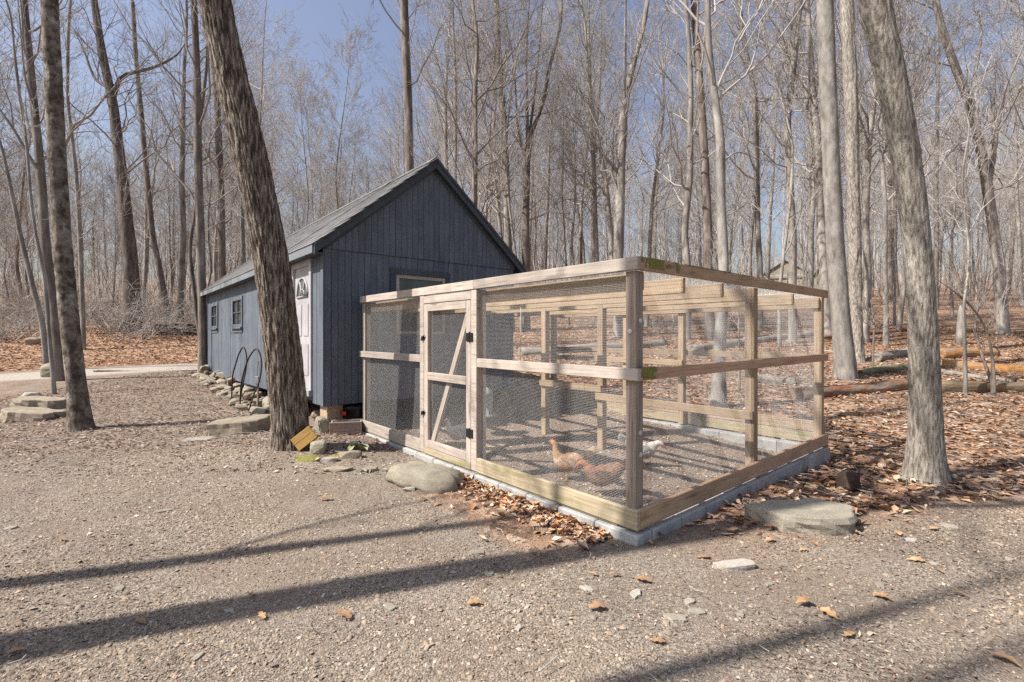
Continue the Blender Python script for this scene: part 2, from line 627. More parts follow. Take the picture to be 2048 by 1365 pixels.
dv = N(t, "ShaderNodeVectorMath", operation='ADD')
nv = N(t, "ShaderNodeTexNoise")
nv.inputs["Scale"].default_value = 8
t.links.new(v, nv.inputs["Vector"])
sv = N(t, "ShaderNodeVectorMath", operation='SCALE')
sv.inputs["Scale"].default_value = 0.2
t.links.new(nv.outputs["Color"], sv.inputs[0])
t.links.new(v, dv.inputs[0]); t.links.new(sv.outputs[0], dv.inputs[1])
t.links.new(dv.outputs[0], vl.inputs["Vector"])
lb = N(t, "ShaderNodeSeparateColor")
t.links.new(vl.outputs["Color"], lb.inputs[0])
cl = ramp(t, lb.outputs[0], [(0.05, (0.11, 0.065, 0.042)), (0.4, (0.24, 0.145, 0.092)), (0.75, (0.35, 0.225, 0.15)), (0.97, (0.47, 0.345, 0.25))])
cl = scale_col(t, cl, ramp(t, n1, [(0.3, (0.72,) * 3), (0.7, (1.15,) * 3)]))
cp = ramp(t, n2, [(0.3, (0.29, 0.255, 0.215)), (0.7, (0.43, 0.39, 0.34))])
c = mix(t, sep.outputs[0], cd, cg)
c = mix(t, sep.outputs[1], c, cl)
c = mix(t, sep.outputs[2], c, cp)
setcol(t, p, c)
hh = math_n(t, 'ADD', math_n(t, 'MULTIPLY', n2, 0.5), math_n(t, 'MULTIPLY', vl.outputs["Distance"], sep.outputs[1]))
hh = math_n(t, 'ADD', hh, math_n(t, 'MULTIPLY', vo.outputs["Distance"], 0.5))
bump(t, p, hh, 0.7, 0.02)
M['ground'] = m

m, t, p = newmat('moss', 0.95, 0.1)
g = noise(t, coord(t, (1, 1, 1)), 60, 4, 0.7)
setcol(t, p, ramp(t, g, [(0.3, (0.12, 0.112, 0.03)), (0.7, (0.29, 0.265, 0.085))]))
bump(t, p, g, 1.0, 0.01)
M['moss'] = m
m, t, p = newmat('wilted_green_leaf', 0.7, 0.3)
g = noise(t, coord(t, (1, 1, 1)), 14, 4, 0.6)
setcol(t, p, ramp(t, g, [(0.3, (0.22, 0.24, 0.11)), (0.6, (0.36, 0.36, 0.21)), (0.8, (0.35, 0.24, 0.09))]))
M['greenleaf'] = m

# ------------------------------------------------------------------ ground zones
RUN_ANG = math.atan2(0.6496, 0.7603)
U2 = np.array([0.7603, 0.6496]); U1 = np.array([-0.6496, 0.7603])
RUN_C = np.array([0.8985, 3.46])
RUN_A, RUN_B = 4.82, 4.06
SH = RUN_C + U2 * (-0.501) + U1 * 5.0         # shed corner
SHED_W, SHED_L = 3.62, 10.2


def run_local(x, y):
    dx = np.asarray(x) - RUN_C[0]; dy = np.asarray(y) - RUN_C[1]
    return dx * U2[0] + dy * U2[1], dx * U1[0] + dy * U1[1]     # b, a


def shed_local(x, y):
    dx = np.asarray(x) - SH[0]; dy = np.asarray(y) - SH[1]
    return dx * U2[0] + dy * U2[1], dx * U1[0] + dy * U1[1]


def zones(x, y):
    """gravel, leaf, path weights"""
    x = np.asarray(x, float); y = np.asarray(y, float)
    wob = (fbm(x * 0.9, y * 0.9, 7.7, 4) - 0.5) * 1.6
    b, a = run_local(x, y)
    inrun = (b > -0.02) & (b < RUN_B) & (a > -0.02) & (a < RUN_A)
    lim = np.where(x < 0.9, 6.1 + 0.0 * x, 3.25 + 0.37 * (x - 0.9))
    lim = np.where(x > 4.3, 4.5 + 0.15 * (x - 4.3), lim)
    left = (b < 0.0) | (a < 0)
    g = sst(lim - y + wob * 0.6, -0.3, 0.5) * left
    sb, sa = shed_local(x, y)
    pd = np.abs((y + 0.05 * x) - (16.6 - 0.0 * x + 0.12 * np.clip(x + 10, -20, 0) * -1.0 * 0)) 
    pc = np.interp(x, [-40, -16, -13, -10.5, -8, -2], [11.0, 12.6, 14.4, 16.4, 18.0, 20.0])
    path = sst(1.35 - np.abs(y - pc) + wob * 0.45, -0.25, 0.35) * (x < -6)
    leaf_r = sst(x - 1.2 + wob, 0, 1.2) * (1 - g)
    leaf_l = sst(y - (pc + 1.1) + wob * 0.6, 0, 0.9) * (1 - path)
    leaf = np.maximum(np.where(b > RUN_B, 1.0, 0), np.maximum(leaf_r, np.where(x < 1, leaf_l, 0)))
    strip = sst(0.55 - np.abs(b + 0.30) + wob * 0.25, 0, 0.3) * sst(a, 0.0, 0.5) * sst(2.6 - a, 0, 0.6)
    leaf = np.maximum(leaf, strip * 0.9)
    leaf = np.where(inrun, 0.0, leaf)
    g = np.where(inrun, 0.15, g)
    return g, leaf, path, inrun


def axis(lo, hi, fine_lo, fine_hi, step, grow):
    c = list(np.arange(fine_lo, fine_hi, step))
    s = step; v = fine_hi
    while v < hi:
        c.append(v); s *= grow; v += s
    s = step; v = fine_lo; pre = []
    while v > lo:
        s *= grow; v -= s; pre.append(v)
    return np.array(pre[::-1] + c + [hi + 1])


xs = axis(-330, 330, -9, 9, 0.09, 1.06)
ys = axis(-60, 400, 1.4, 11, 0.09, 1.06)
XX, YY = np.meshgrid(xs, ys)
ZZ = hgt(XX, YY)
g_, l_, p_, ir_ = zones(XX.ravel(), YY.ravel())
V = np.stack([XX.ravel(), YY.ravel(), ZZ.ravel()], 1)
nx, ny = len(xs), len(ys)
idx = np.arange(nx * ny).reshape(ny, nx)
Fq = np.stack([idx[:-1, :-1], idx[:-1, 1:], idx[1:, 1:], idx[1:, :-1]], -1).reshape(-1, 4)
struct(obj("ground", np_mesh("ground", V, Fq, M['ground'], np.stack([g_, l_, p_], 1), True)))

# ------------------------------------------------------------------ chicken run
run = empty("chicken_run", (RUN_C[0], RUN_C[1], 0), RUN_ANG)
tag(run, "fenced timber chicken run with wire mesh sides beside the blue shed", "chicken run")
R = run
ZT, ZB = 2.058, 0.09
AROW = [0.045, 1.945, 3.0, RUN_A - 0.045]
BROW = [0.045, 2.03, RUN_B - 0.045]
# posts (x = b, y = a)
for ib, b in enumerate(BROW):
    for ia, a in enumerate(AROW):
        mt = M['wood_grey'] if (ib == 0 and ia == 0) else (M['wood_tan'] if ib else M['wood_pale'])  # corner post alone gets darker timber, the tree shadow put into its colour
        z0 = hz(*(RUN_C + U2 * b + U1 * a)) - 0.03 if ib == 1 and ia > 0 else 0.088
        beam("post", R, (b, a, z0), (b, a, 1.962), 0.09, 0.09, mt, up=(1, 0, 0))
T = 0.038


def front(name, a0, a1, zc, h, mt, off=0.0):
    return beam(name, R, (-T / 2 - off, a0, zc), (-T / 2 - off, a1, zc), T, h, mt)


def side(name, b0, b1, zc, h, mt, off=0.0):
    return beam(name, R, (b0, -T / 2 - off, zc), (b1, -T / 2 - off, zc), T, h, mt)


# front rails
front("top_rail", -T, 1.955, 2.012, 0.094, M['wood_pale'])
front("top_rail", 1.958, RUN_A, 2.012, 0.094, M['wood_pale'])
front("middle_rail", -T - 0.002, 1.895, 1.208, 0.089, M['wood_pale'])
front("middle_rail", 3.048, RUN_A + 0.03, 1.208, 0.089, M['wood_pale'])
front("bottom_board", -T + 0.001, 1.898, 0.162, 0.142, M['wood_moss'])
front("bottom_board", 3.048, RUN_A, 0.162, 0.142, M['wood_pale'])
front("sill_board", 2.002, 2.953, 0.127, 0.074, M['wood_moss'])
front("lower_strip", 0.15, RUN_A - 0.1, 0.086, 0.03, M['wood_moss'], off=-0.014)
front("door_post_face", 1.90, 1.992, 1.025, 1.86, M['wood_pale'])
front("door_post_face", 2.957, 3.045, 1.025, 1.86, M['wood_pale'])
front("transom", 1.995, 2.954, 1.905, 0.085, M['wood_pale'])
# side rails
side("top_rail", 0.002, RUN_B + 0.03, 2.012, 0.094, M['wood_moss_shade'])
side("middle_rail", 0.002, RUN_B + 0.03, 1.208, 0.089, M['wood_shade_side'])
side("bottom_board", 0.004, 1.5, 0.162, 0.142, M['wood_moss_shade'])
side("bottom_board", 1.503, RUN_B + 0.03, 0.162, 0.142, M['wood_shade_side'])
# moss growing on the near end of the side rails
def rail_moss(b0, b1, z0, z1, seed, thr):
    nu, nv = int((b1 - b0) / 0.012), max(4, int((z1 - z0) / 0.012))
    us = np.linspace(b0, b1, nu); vs_ = np.concatenate([np.linspace(z0, z1, nv), [z1 + 0.004, z1 + 0.004]])
    ys_ = np.concatenate([np.full(nv, -T - 0.003), [-T + 0.006, -0.004]])
    UU, VVv = np.meshgrid(us, vs_); YYv = np.repeat(ys_[:, None], nu, 1)
    n_ = fbm(UU * 14 + seed, VVv * 22 + YYv * 20, 0.5, 3)
    keepv = n_ > thr + 0.30 * ((UU - b0) / (b1 - b0)) ** 3 - 0.10 * ((VVv - z0) / (z1 - z0))
    YYv = YYv - 0.006 * (n_ - 0.3) * (np.arange(len(vs_)) < nv)[:, None]
    VVv = VVv + 0.006 * n_ * (np.arange(len(vs_)) >= nv - 1)[:, None]
    ixm = np.arange(UU.size).reshape(UU.shape)
    fq = np.stack([ixm[:-1, :-1], ixm[:-1, 1:], ixm[1:, 1:], ixm[1:, :-1]], -1).reshape(-1, 4)
    kk = keepv.ravel()[fq].all(1)
    o = obj("moss_growth", np_mesh("moss_growth", np.stack([UU, YYv, VVv], -1).reshape(-1, 3), fq[kk], M['moss'], smooth=True), R)
    return stuff(o)


rail_moss(0.012, 0.62, 1.985, 2.057, 4, 0.36)
rail_moss(0.62, 2.6, 2.053, 2.058, 9, 0.48)
rail_moss(0.012, 0.22, 1.17, 1.25, 14, 0.40)
# back rails
bb = RUN_B + 0.02
for nm, zc, h, mt in (("top_rail", 2.012, 0.094, 'wood_tan'), ("middle_rail", 1.208, 0.089, 'wood_tan'),
                      ("bottom_board", 0.16, 0.14, 'wood_moss'), ("bottom_board", 0.305, 0.14, 'wood_tan')):
    for a0, a1 in ((0.0, 1.94), (1.944, RUN_A)):
        beam(nm, R, (bb, a0, zc), (bb, a1, zc), T, h, M[mt])
beam("top_rail", R, (0, RUN_A - 0.019, 2.012), (RUN_B, RUN_A - 0.019, 2.012), T, 0.094, M['wood_tan'])
# joists and inner rails
for b in (0.68, 1.35, 2.01, 2.06, 3.05):
    beam("joist", R, (b, 0.01, 1.90), (b, RUN_A - 0.04, 1.90), T, 0.125, M['wood_tan'])
beam("header", R, (0.11, 0.02, 1.895), (0.11, RUN_A - 0.04, 1.895), T, 0.13, M['wood_tan'])
beam("header", R, (RUN_B - 0.11, 0.02, 1.895), (RUN_B - 0.11, RUN_A - 0.04, 1.895), T, 0.13, M['wood_tan'])
beam("inner_rail", R, (1.965, 0.0, 0.69), (1.965, 1.99, 0.69), T, 0.089, M['wood_tan'])
beam("inner_rail", R, (1.965, 1.90, 0.79), (1.965, 3.04, 0.79), T, 0.089, M['wood_tan'])
beam("inner_rail", R, (RUN_B - 0.11, 1.9, 1.05), (RUN_B - 0.11, RUN_A - 0.05, 1.05), T, 0.089, M['wood_tan'])
# door
dr = empty("door"); dr.parent = R


def dm(name, p0, p1, w, h, mt=M['wood_pale'], up=(0, 0, 1)):
    return beam(name, dr, p0, p1, w, h, mt, up)


xd = -T / 2
dm("stile", (xd, 2.042, 0.168), (xd, 2.042, 1.855), 0.085, T, up=(1, 0, 0))
dm("stile", (xd, 2.908, 0.168), (xd, 2.908, 1.855), 0.085, T, up=(1, 0, 0))
dm("door_rail", (xd - 0.002, 2.087, 1.812), (xd - 0.002, 2.864, 1.812), T, 0.086)
dm("door_rail", (xd - 0.002, 2.087, 1.010), (xd - 0.002, 2.864, 1.010), T, 0.089)
dm("door_rail", (xd - 0.002, 2.087, 0.213), (xd - 0.002, 2.864, 0.213), T, 0.089)
dm("brace", (0.016, 2.10, 1.74), (0.016, 2.82, 0.25), 0.03, 0.075, up=(1, 0, 0)).rotation_euler.rotate_axis('X', 1.5708)
for z in (1.47, 0.47):
    h = box("hinge", dr, -T - 0.008, -T - 0.001, 1.955, 2.075, z - 0.045, z + 0.045, M['iron'], 0.002)
    box("hinge_pin", h, -0.006, 0.006, -0.006, 0.006, -0.055, 0.055, M['iron'])
for z in (1.455, 0.565):
    la = box("latch", dr, -T - 0.012, -T - 0.001, 2.93, 3.0, z - 0.02, z + 0.02, M['iron'], 0.002)
    Vt, Ft = tube1([(-0.01, -0.05, 0.035), (-0.02, 0, 0.0), (-0.012, 0.02, -0.03)], 0.007, 6)
    obj("latch_hook", np_mesh("latch_hook", Vt, Ft, M['iron']), la)
# washers on the corner post
for (b, a, z, f) in ((-0.001, 0.05, 1.52, 0), (0.05, -0.001, 1.60, 1), (0.055, -0.001, 0.62, 1), (0.05, -0.001, 0.78, 1)):
    pts = [(b, a, z), (b - 0.006, a, z)] if f == 0 else [(b, a, z), (b, a - 0.006, z)]
    Vt, Ft = tube1(pts, [0.02, 0.018], 12)
    obj("washer", np_mesh("washer", Vt, Ft, M['washer']), R)


# wire mesh
def wire_panel(parent, o, u, U_, v, V_, sp, r):
    o = np.array(o, float); u = np.array(u, float); v = np.array(v, float)
    nu = int(U_ / sp); nv = int(V_ / sp)
    rg = np.random.RandomState(int(U_ * 1000 + V_ * 77))
    nrm = np.cross(u, v)
    P = []
    K = 7
    def sag(s, q):
        return nrm * (0.006 * math.sin(3.1 * s + 1.3 * q) * math.sin(1.7 * q + s))
    for i in range(nu + 1):
        s = i * sp
        P.append([o + u * s + v * q + sag(s, q) for q in np.linspace(0, V_, K)])
    for j in range(nv + 1):
        q = j * sp
        P.append([o + u * s + v * q + sag(s, q) + nrm * r for s in np.linspace(0, U_, K)])
    P = np.array(P)
    Vv, Ff = tubes(P, np.full(P.shape[:2], r), 4)
    return stuff(obj("wire_mesh", np_mesh("wire_mesh", Vv, Ff, M['wire']), parent))


SP, WR = 0.0127, 0.00055
zlo, zhi = 0.20, 1.985
wire_panel(R, (0.03, 0.092, zlo), (0, 1, 0), 1.80, (0, 0, 1), zhi - zlo, SP, WR)
wire_panel(R, (0.03, 3.047, zlo), (0, 1, 0), 1.68, (0, 0, 1), zhi - zlo, SP, WR)
wire_panel(dr, (0.004, 2.09, 0.24), (0, 1, 0), 0.77, (0, 0, 1), 1.56, SP, WR)
wire_panel(R, (0.092, 0.03, zlo), (1, 0, 0), 1.89, (0, 0, 1), zhi - zlo, SP, WR)
wire_panel(R, (2.077, 0.03, zlo), (1, 0, 0), 1.89, (0, 0, 1), zhi - zlo, SP, WR)
wire_panel(R, (RUN_B - 0.02, 0.05, zlo), (0, 1, 0), 1.88, (0, 0, 1), zhi - zlo, SP * 2, WR)
wire_panel(R, (RUN_B - 0.02, 1.97, zlo), (0, 1, 0), 2.8, (0, 0, 1), zhi - zlo, SP * 2, WR)
wire_panel(R, (0.0, 0.0, 1.972), (1, 0, 0), RUN_B, (0, 1, 0), RUN_A, SP * 2, WR)
# foundation blocks
def block_row(p_of, n, L0, Ltot):
    pass


rb = random.Random(4)
blk = empty("block_footing", (RUN_C[0], RUN_C[1], 0), RUN_ANG)
tag(blk, "row of pale grey concrete blocks footing the chicken run", "foundation")
y = -0.06
while y < RUN_A - 0.1:
    L = min(0.395, RUN_A - y)
    box("block", blk, -0.062 + rb.uniform(-0.004, 0.004), 0.12, y + 0.003, y + L - 0.003, -0.22, 0.068 + rb.uniform(-0.003, 0.003), M['concrete'], 0.008)
    y += 0.395
x = 0.123
while x < RUN_B:
    L = min(0.395, RUN_B + 0.05 - x)
    box("block", blk, x + 0.003, x + L - 0.003, -0.065 + rb.uniform(-0.004, 0.004), 0.12, -0.32, 0.068 + rb.uniform(-0.003, 0.003), M['concrete'], 0.008)
    x += 0.395
y = 0.123
while y < RUN_A:
    L = min(0.395, RUN_A - y)
    box("block", blk, RUN_B - 0.13, RUN_B + 0.06, y + 0.003, y + L - 0.003, -0.2, 0.068 + rb.uniform(-0.003, 0.003), M['concrete'], 0.008)
    y += 0.395

# ------------------------------------------------------------------ shed
shed = empty("shed", (SH[0], SH[1], 0), RUN_ANG)
tag(shed, "slate blue wooden gable shed with shingled roof behind the run", "shed")
S = shed
W_, L_ = SHED_W, SHED_L
ZS, ZE = 0.455, 2.75            # siding bottom, wall plate
RX, RZt = W_ / 2, 4.46
SL = 0.834


def roofz(x):
    return RZt - SL * abs(x - RX)


# core
Vc = []
for yy in (0.012, L_ - 0.012):
    Vc += [(0.012, yy, ZS + 0.02), (W_ - 0.012, yy, ZS + 0.02), (W_ - 0.012, yy, roofz(W_) - 0.16), (RX, yy, RZt - 0.16), (0.012, yy, roofz(0) - 0.16)]
me = bpy.data.meshes.new("wall_core")
me.from_pydata(Vc, [], [(0, 1, 2, 3, 4), (9, 8, 7, 6, 5), (0, 5, 6, 1), (1, 6, 7, 2), (2, 7, 8, 3), (3, 8, 9, 4), (4, 9, 5, 0)])
me.materials.append(M['trim'])
obj("wall_core", me, S)
rs = random.Random(9)


def prism(name, parent, poly, y0, y1, mat, axis='y'):
    """poly in (x,z) extruded from y0 to y1 (axis 'y'), or (y,z) extruded along x (axis 'x')"""
    n = len(poly)
    c0 = sum(q[0] for q in poly) / n; c1 = sum(q[1] for q in poly) / n
    cm = (y0 + y1) / 2
    if axis == 'y':
        Vv = [(q[0] - c0, y0 - cm, q[1] - c1) for q in poly] + [(q[0] - c0, y1 - cm, q[1] - c1) for q in poly]
        loc = (c0, cm, c1)
    else:
        Vv = [(y0 - cm, q[0] - c0, q[1] - c1) for q in poly] + [(y1 - cm, q[0] - c0, q[1] - c1) for q in poly]
        loc = (cm, c0, c1)
    Ff = [tuple(range(n)), tuple(range(2 * n - 1, n - 1, -1))] + [(i, i + n, (i + 1) % n + n, (i + 1) % n) for i in range(n)]
    me = bpy.data.meshes.new(name)
    me.from_pydata(Vv, [], Ff)
    bm = bmesh.new(); bm.from_mesh(me)
    bmesh.ops.recalc_face_normals(bm, faces=bm.faces)
    bm.to_mesh(me); bm.free()
    me.materials.append(mat)
    return obj(name, me, parent, loc)


# gable planks
pw = 0.1016
x = 0.10
GAP = 0.006
GW = (1.13, 2.05, 1.50, 2.46)     # gable window opening (x0,x1,z0,z1)
while x < W_ - 0.02:
    x1 = min(x + pw, W_ - 0.002)
    d = rs.uniform(-0.002, 0.002)
    segs = [(ZS + rs.uniform(-0.004, 0.004), ZE - 0.005)]
    if x1 > GW[0] and x < GW[1]:
        segs = [(ZS, GW[2]), (GW[3], ZE - 0.005)]
    for z0, z1 in segs:
        prism("siding_plank", S, [(x + GAP / 2, z0), (x1 - GAP / 2, z0), (x1 - GAP / 2, z1), (x + GAP / 2, z1)], -0.008 + d, 0.0125, M['siding'])
    x = x1
x = 0.0
off = 0.028
while x < W_ - 0.02:
    x1 = min(x + pw, W_)
    d = rs.uniform(-0.002, 0.002)
    a, b = x + GAP / 2, x1 - GAP / 2
    poly = [(a, ZE), (b, ZE), (b, roofz(b) - 0.12)]
    if a < RX < b:
        poly.append((RX, RZt - 0.12))
    poly.append((a, roofz(a) - 0.12))
    prism("siding_plank", S, poly, -off + d, 0.0125, M['siding'])
    x = x1
# side planks (face x=0)
DY0, DY1, DZ0, DZ1 = 0.47, 1.45, 0.60, 2.66
WINS = [(5.35, 6.30, 1.74, 2.30), (8.48, 9.36, 1.74, 2.30)]
y = 0.10
while y < L_ - 0.01:
    wdt = 0.10 if y < 0.46 else 0.203
    y1 = min(y + wdt, L_)
    if y < DY0 < y1:
        y1 = DY0
    if y < DY1 < y1:
        y1 = DY1
    segs = [(ZS - 0.10 * min(1, y / 8) + rs.uniform(-0.004, 0.004), ZE + 0.10)]
    if y >= DY0 - 1e-6 and y1 <= DY1 + 1e-6:
        segs = [(DZ1, ZE + 0.10)]
    for (a, b, z0, z1) in WINS:
        if y1 > a and y < b:
            segs = [(segs[0][0], z0), (z1, ZE + 0.10)]
    for z0, z1 in segs:
        d = rs.uniform(-0.002, 0.002)
        prism("siding_plank", S, [(y + GAP / 2, z0), (y1 - GAP / 2, z0), (y1 - GAP / 2, z1), (y + GAP / 2, z1)], -0.008 + d, 0.0125, M['siding'], 'x')
    y = y1
# corner boards
box("corner_board", S, -0.024, 0.0, -0.022, 0.088, ZS - 0.005, ZE + 0.12, M['siding'], 0.003)
box("corner_board", S, 0.002, 0.092, -0.022, 0.0, ZS - 0.005, ZE - 0.003, M['siding'], 0.003)
box("corner_board", S, -0.024, 0.0, L_ - 0.09, L_ + 0.02, ZS - 0.12, ZE + 0.12, M['siding'], 0.003)
box("frieze_board", S, -0.016, -0.009, 0.09, L_ - 0.092, ZE + 0.00, ZE + 0.12, M['trim'])
# roof decks
OH, GO = 0.18, 0.11
th = math.atan(SL)
slope_len = (RX + OH) / math.cos(th)
for sgn in (-1, 1):
    xe = RX + sgn * (RX + OH)
    q = [(RX, RZt - 0.02), (xe, RZt - SL * (RX + OH) - 0.02), (xe, RZt - SL * (RX + OH) - 0.05), (RX, RZt - 0.05)]
    prism("roof_deck", S, q, -GO + 0.01, L_ + GO, M['trim'])
    # rake boards
    for nm, d0, d1, y0, y1, mt in (("rake_board", 0.012, 0.165, -GO - 0.03, -GO + 0.008, 'trim'), ("rake_trim", 0.008, 0.06, -GO - 0.05, -GO - 0.0305, 'trim')):
        q = [(RX + sgn * 0.0005, RZt - d0), (xe, roofz(xe) - d0), (xe, roofz(xe) - d1), (RX + sgn * 0.0005, RZt - d1)]
        prism(nm, S, q, y0, y1, M[mt])
    # frieze below the rake against the wall
    xe2 = RX + sgn * RX
    prism("rake_frieze", S, [(RX + sgn * 0.0005, RZt - 0.10), (xe2, roofz(xe2) - 0.10), (xe2, roofz(xe2) - 0.22), (RX + sgn * 0.0005, RZt - 0.22)], -off - 0.014, -off - 0.004, M['trim'])
ze = RZt - SL * (RX + OH)
box("fascia", S, -OH - 0.022, -OH, -GO + 0.01, L_ + GO, ze - 0.15, ze - 0.012, M['fascia'], 0.003)
box("fascia", S, W_ + OH, W_ + OH + 0.022, -GO + 0.01, L_ + GO, ze - 0.15, ze - 0.012, M['fascia'], 0.003)
box("soffit", S, -OH + 0.002, -0.03, -GO + 0.012, L_ + GO, ze - 0.14, ze - 0.128, M['trim'])
# shingles on the left slope
expo, tabw, tabl, tht = 0.143, 0.305, 0.20, 0.007
ncour = int(slope_len / expo) + 1
Vs, Fs = box_vf(-tabl / 2, tabl / 2, -tabw / 2 + 0.002, tabw / 2 - 0.002, 0, tht)
sh_me = bpy.data.meshes.new("shingle"); sh_me.from_pydata(Vs, [], Fs); sh_me.materials.append(M['shingle'])
sdir = Vector((-math.cos(th), 0, -math.sin(th)))    # down the left slope
snor = Vector((-math.sin(th), 0, math.cos(th)))
cand = []
for i in range(ncour):
    dist = slope_len + 0.03 - i * expo - tabl / 2   # centre distance from the ridge
    if dist < tabl / 2 - 0.05:
        continue
    y = -GO - 0.03 + tabw / 2 - (i % 2) * tabw / 2
    while y - tabw / 2 < L_ + GO:
        lo = max(y - tabw / 2, -GO - 0.035)
        if y + tabw / 2 > lo + 0.05:
            cand.append((dist, y, i))
        y += tabw
cand.sort(key=lambda c: c[1])
rest = []
tilt = math.atan2(tht * 0.95, expo)


def shingle_mat(dist, y):
    c = Vector((RX, y, RZt - 0.02)) + sdir * dist + snor * (0.006 + rs.uniform(0, 0.0025))
    xax = (sdir * math.cos(tilt) + snor * math.sin(tilt)).normalized()
    yax = Vector((0, 1, 0))
    zax = xax.cross(yax)
    if zax.z < 0:
        yax = -yax; zax = -zax
    M4 = Matrix(((xax.x, yax.x, zax.x, c.x), (xax.y, yax.y, zax.y, c.y), (xax.z, yax.z, zax.z, c.z), (0, 0, 0, 1)))
    return M4


for k, (dist, y, i) in enumerate(cand):
    M4 = shingle_mat(dist, y)
    if k < 290:
        obj("shingle", sh_me, S, M4=M4)
    else:
        rest.append(([tuple(M4 @ Vector(q)) for q in Vs], Fs))
Vr, Fr = join_parts(rest)
stuff(obj("shingles", np_mesh("shingles", Vr, Fr, M['shingle']), S))
xe = RX + RX + OH + 0.02
prism("roof_covering", S, [(RX, RZt + 0.0), (xe, RZt - SL * (RX + OH + 0.02)), (xe, RZt - SL * (RX + OH + 0.02) - 0.016), (RX, RZt - 0.018)], -GO - 0.03, L_ + GO, M['shingle'])
y = -GO - 0.035
while y < L_ + GO:
    prism("ridge_cap", S, [(RX - 0.13, RZt - 0.13 * SL + 0.012), (RX, RZt + 0.012), (RX + 0.13, RZt - 0.13 * SL + 0.012), (RX + 0.13, RZt - 0.13 * SL + 0.022), (RX, RZt + 0.024), (RX - 0.13, RZt - 0.13 * SL + 0.022)], y, y + 0.145, M['shingle']).rotation_euler.x = 0.02
    y += 0.15
# entrance door
door = empty("entrance_door"); door.parent = S
dy0, dy1 = DY0 + 0.09, DY1 - 0.09
box("slab", door, -0.004, 0.03, dy0, dy1, DZ0 + 0.05, DZ1 - 0.09, M['white'])
box("casing", door, -0.04, 0.0, DY0, dy0 - 0.002, DZ0, DZ1, M['white'], 0.004)
box("casing", door, -0.04, 0.0, dy1 + 0.002, DY1, DZ0, DZ1, M['white'], 0.004)
box("casing", door, -0.04, 0.0, dy0, dy1, DZ1 - 0.088, DZ1 - 0.001, M['white'], 0.004)
box("threshold", door, -0.07, 0.02, DY0, DY1, DZ0 - 0.05, DZ0 + 0.045, M['grey_plastic'], 0.004)
dc = (dy0 + dy1) / 2
for (a, b, z0, z1) in ((dy0 + 0.12, dc - 0.05, 0.85, 1.35), (dc + 0.05, dy1 - 0.12, 0.85, 1.35), (dy0 + 0.12, dc - 0.05, 1.47, 1.98), (dc + 0.05, dy1 - 0.12, 1.47, 1.98)):
    pn = box("panel", door, -0.013, -0.0045, a, b, z0, z1, M['white'], 0.006)
# fan window
fan = [(-0.013, dc + 0.27 * math.cos(q), 2.10 + 0.30 * math.sin(q)) for q in np.linspace(0, math.pi, 15)]
me = bpy.data.meshes.new("fan_window")
me.from_pydata([(-0.009, q[1], q[2]) for q in fan] + [(-0.005, q[1], q[2]) for q in fan], [], [tuple(range(15)), tuple(range(29, 14, -1))] + [(i, i + 15, (i + 1) % 15 + 15, (i + 1) % 15) for i in range(15)])
me.materials.append(M['glass'])
fw = obj("fan_window", me, door)
Vt, Ft = tube1(fan + [fan[0]], 0.016, 6)
obj("frame", np_mesh("frame", Vt, Ft, M['white']), fw)
for q in (math.pi / 3, 2 * math.pi / 3):
    Vt, Ft = tube1([(-0.013, dc, 2.10), (-0.013, dc + 0.27 * math.cos(q), 2.10 + 0.30 * math.sin(q))], 0.011, 6)
    obj("muntin", np_mesh("muntin", Vt, Ft, M['white']), fw)
Vt, Ft = tube1([(-0.013, dc + 0.11 * math.cos(q), 2.10 + 0.12 * math.sin(q)) for q in np.linspace(0, math.pi, 9)], 0.010, 6)
obj("muntin", np_mesh("muntin", Vt, Ft, M['white']), fw)
for z, r in ((1.42, 0.028), (1.56, 0.025)):
    Vt, Ft = tube1([(-0.004, dy1 - 0.06, z), (-0.03, dy1 - 0.06, z), (-0.05, dy1 - 0.06, z), (-0.065, dy1 - 0.06, z)], [r, r * 0.7, r, r * 0.8], 10)
    obj("handle", np_mesh("handle", Vt, Ft, M['washer']), door)
# side windows
for (a, b, z0, z1) in WINS:
    wn = empty("window"); wn.parent = S
    box("pane", wn, 0.0, 0.0125, a, b, z0, z1, M['glass'])
    for q in ((a - 0.09, b + 0.09, z1, z1 + 0.09), (a - 0.09, a, z0, z1), (b, b + 0.09, z0, z1), (a - 0.09, b + 0.09, z0 - 0.07, z0)):
        box("frame", wn, -0.035, -0.011, q[0], q[1], q[2] + 0.001, q[3] - 0.001, M['siding'], 0.003)
    box("sill", wn, -0.075, -0.011, a - 0.11, b + 0.11, z0 - 0.11, z0 - 0.072, M['siding'], 0.003)
    box("apron", wn, -0.03, -0.011, a - 0.07, b + 0.07, z0 - 0.20, z0 - 0.112, M['siding'], 0.003)
    box("muntin", wn, -0.02, -0.0005, (a + b) / 2 - 0.012, (a + b) / 2 + 0.012, z0, z1, M['siding'])
    box("muntin", wn, -0.019, -0.0005, a, b, (z0 + z1) / 2 - 0.01, (z0 + z1) / 2 + 0.01, M['siding'])
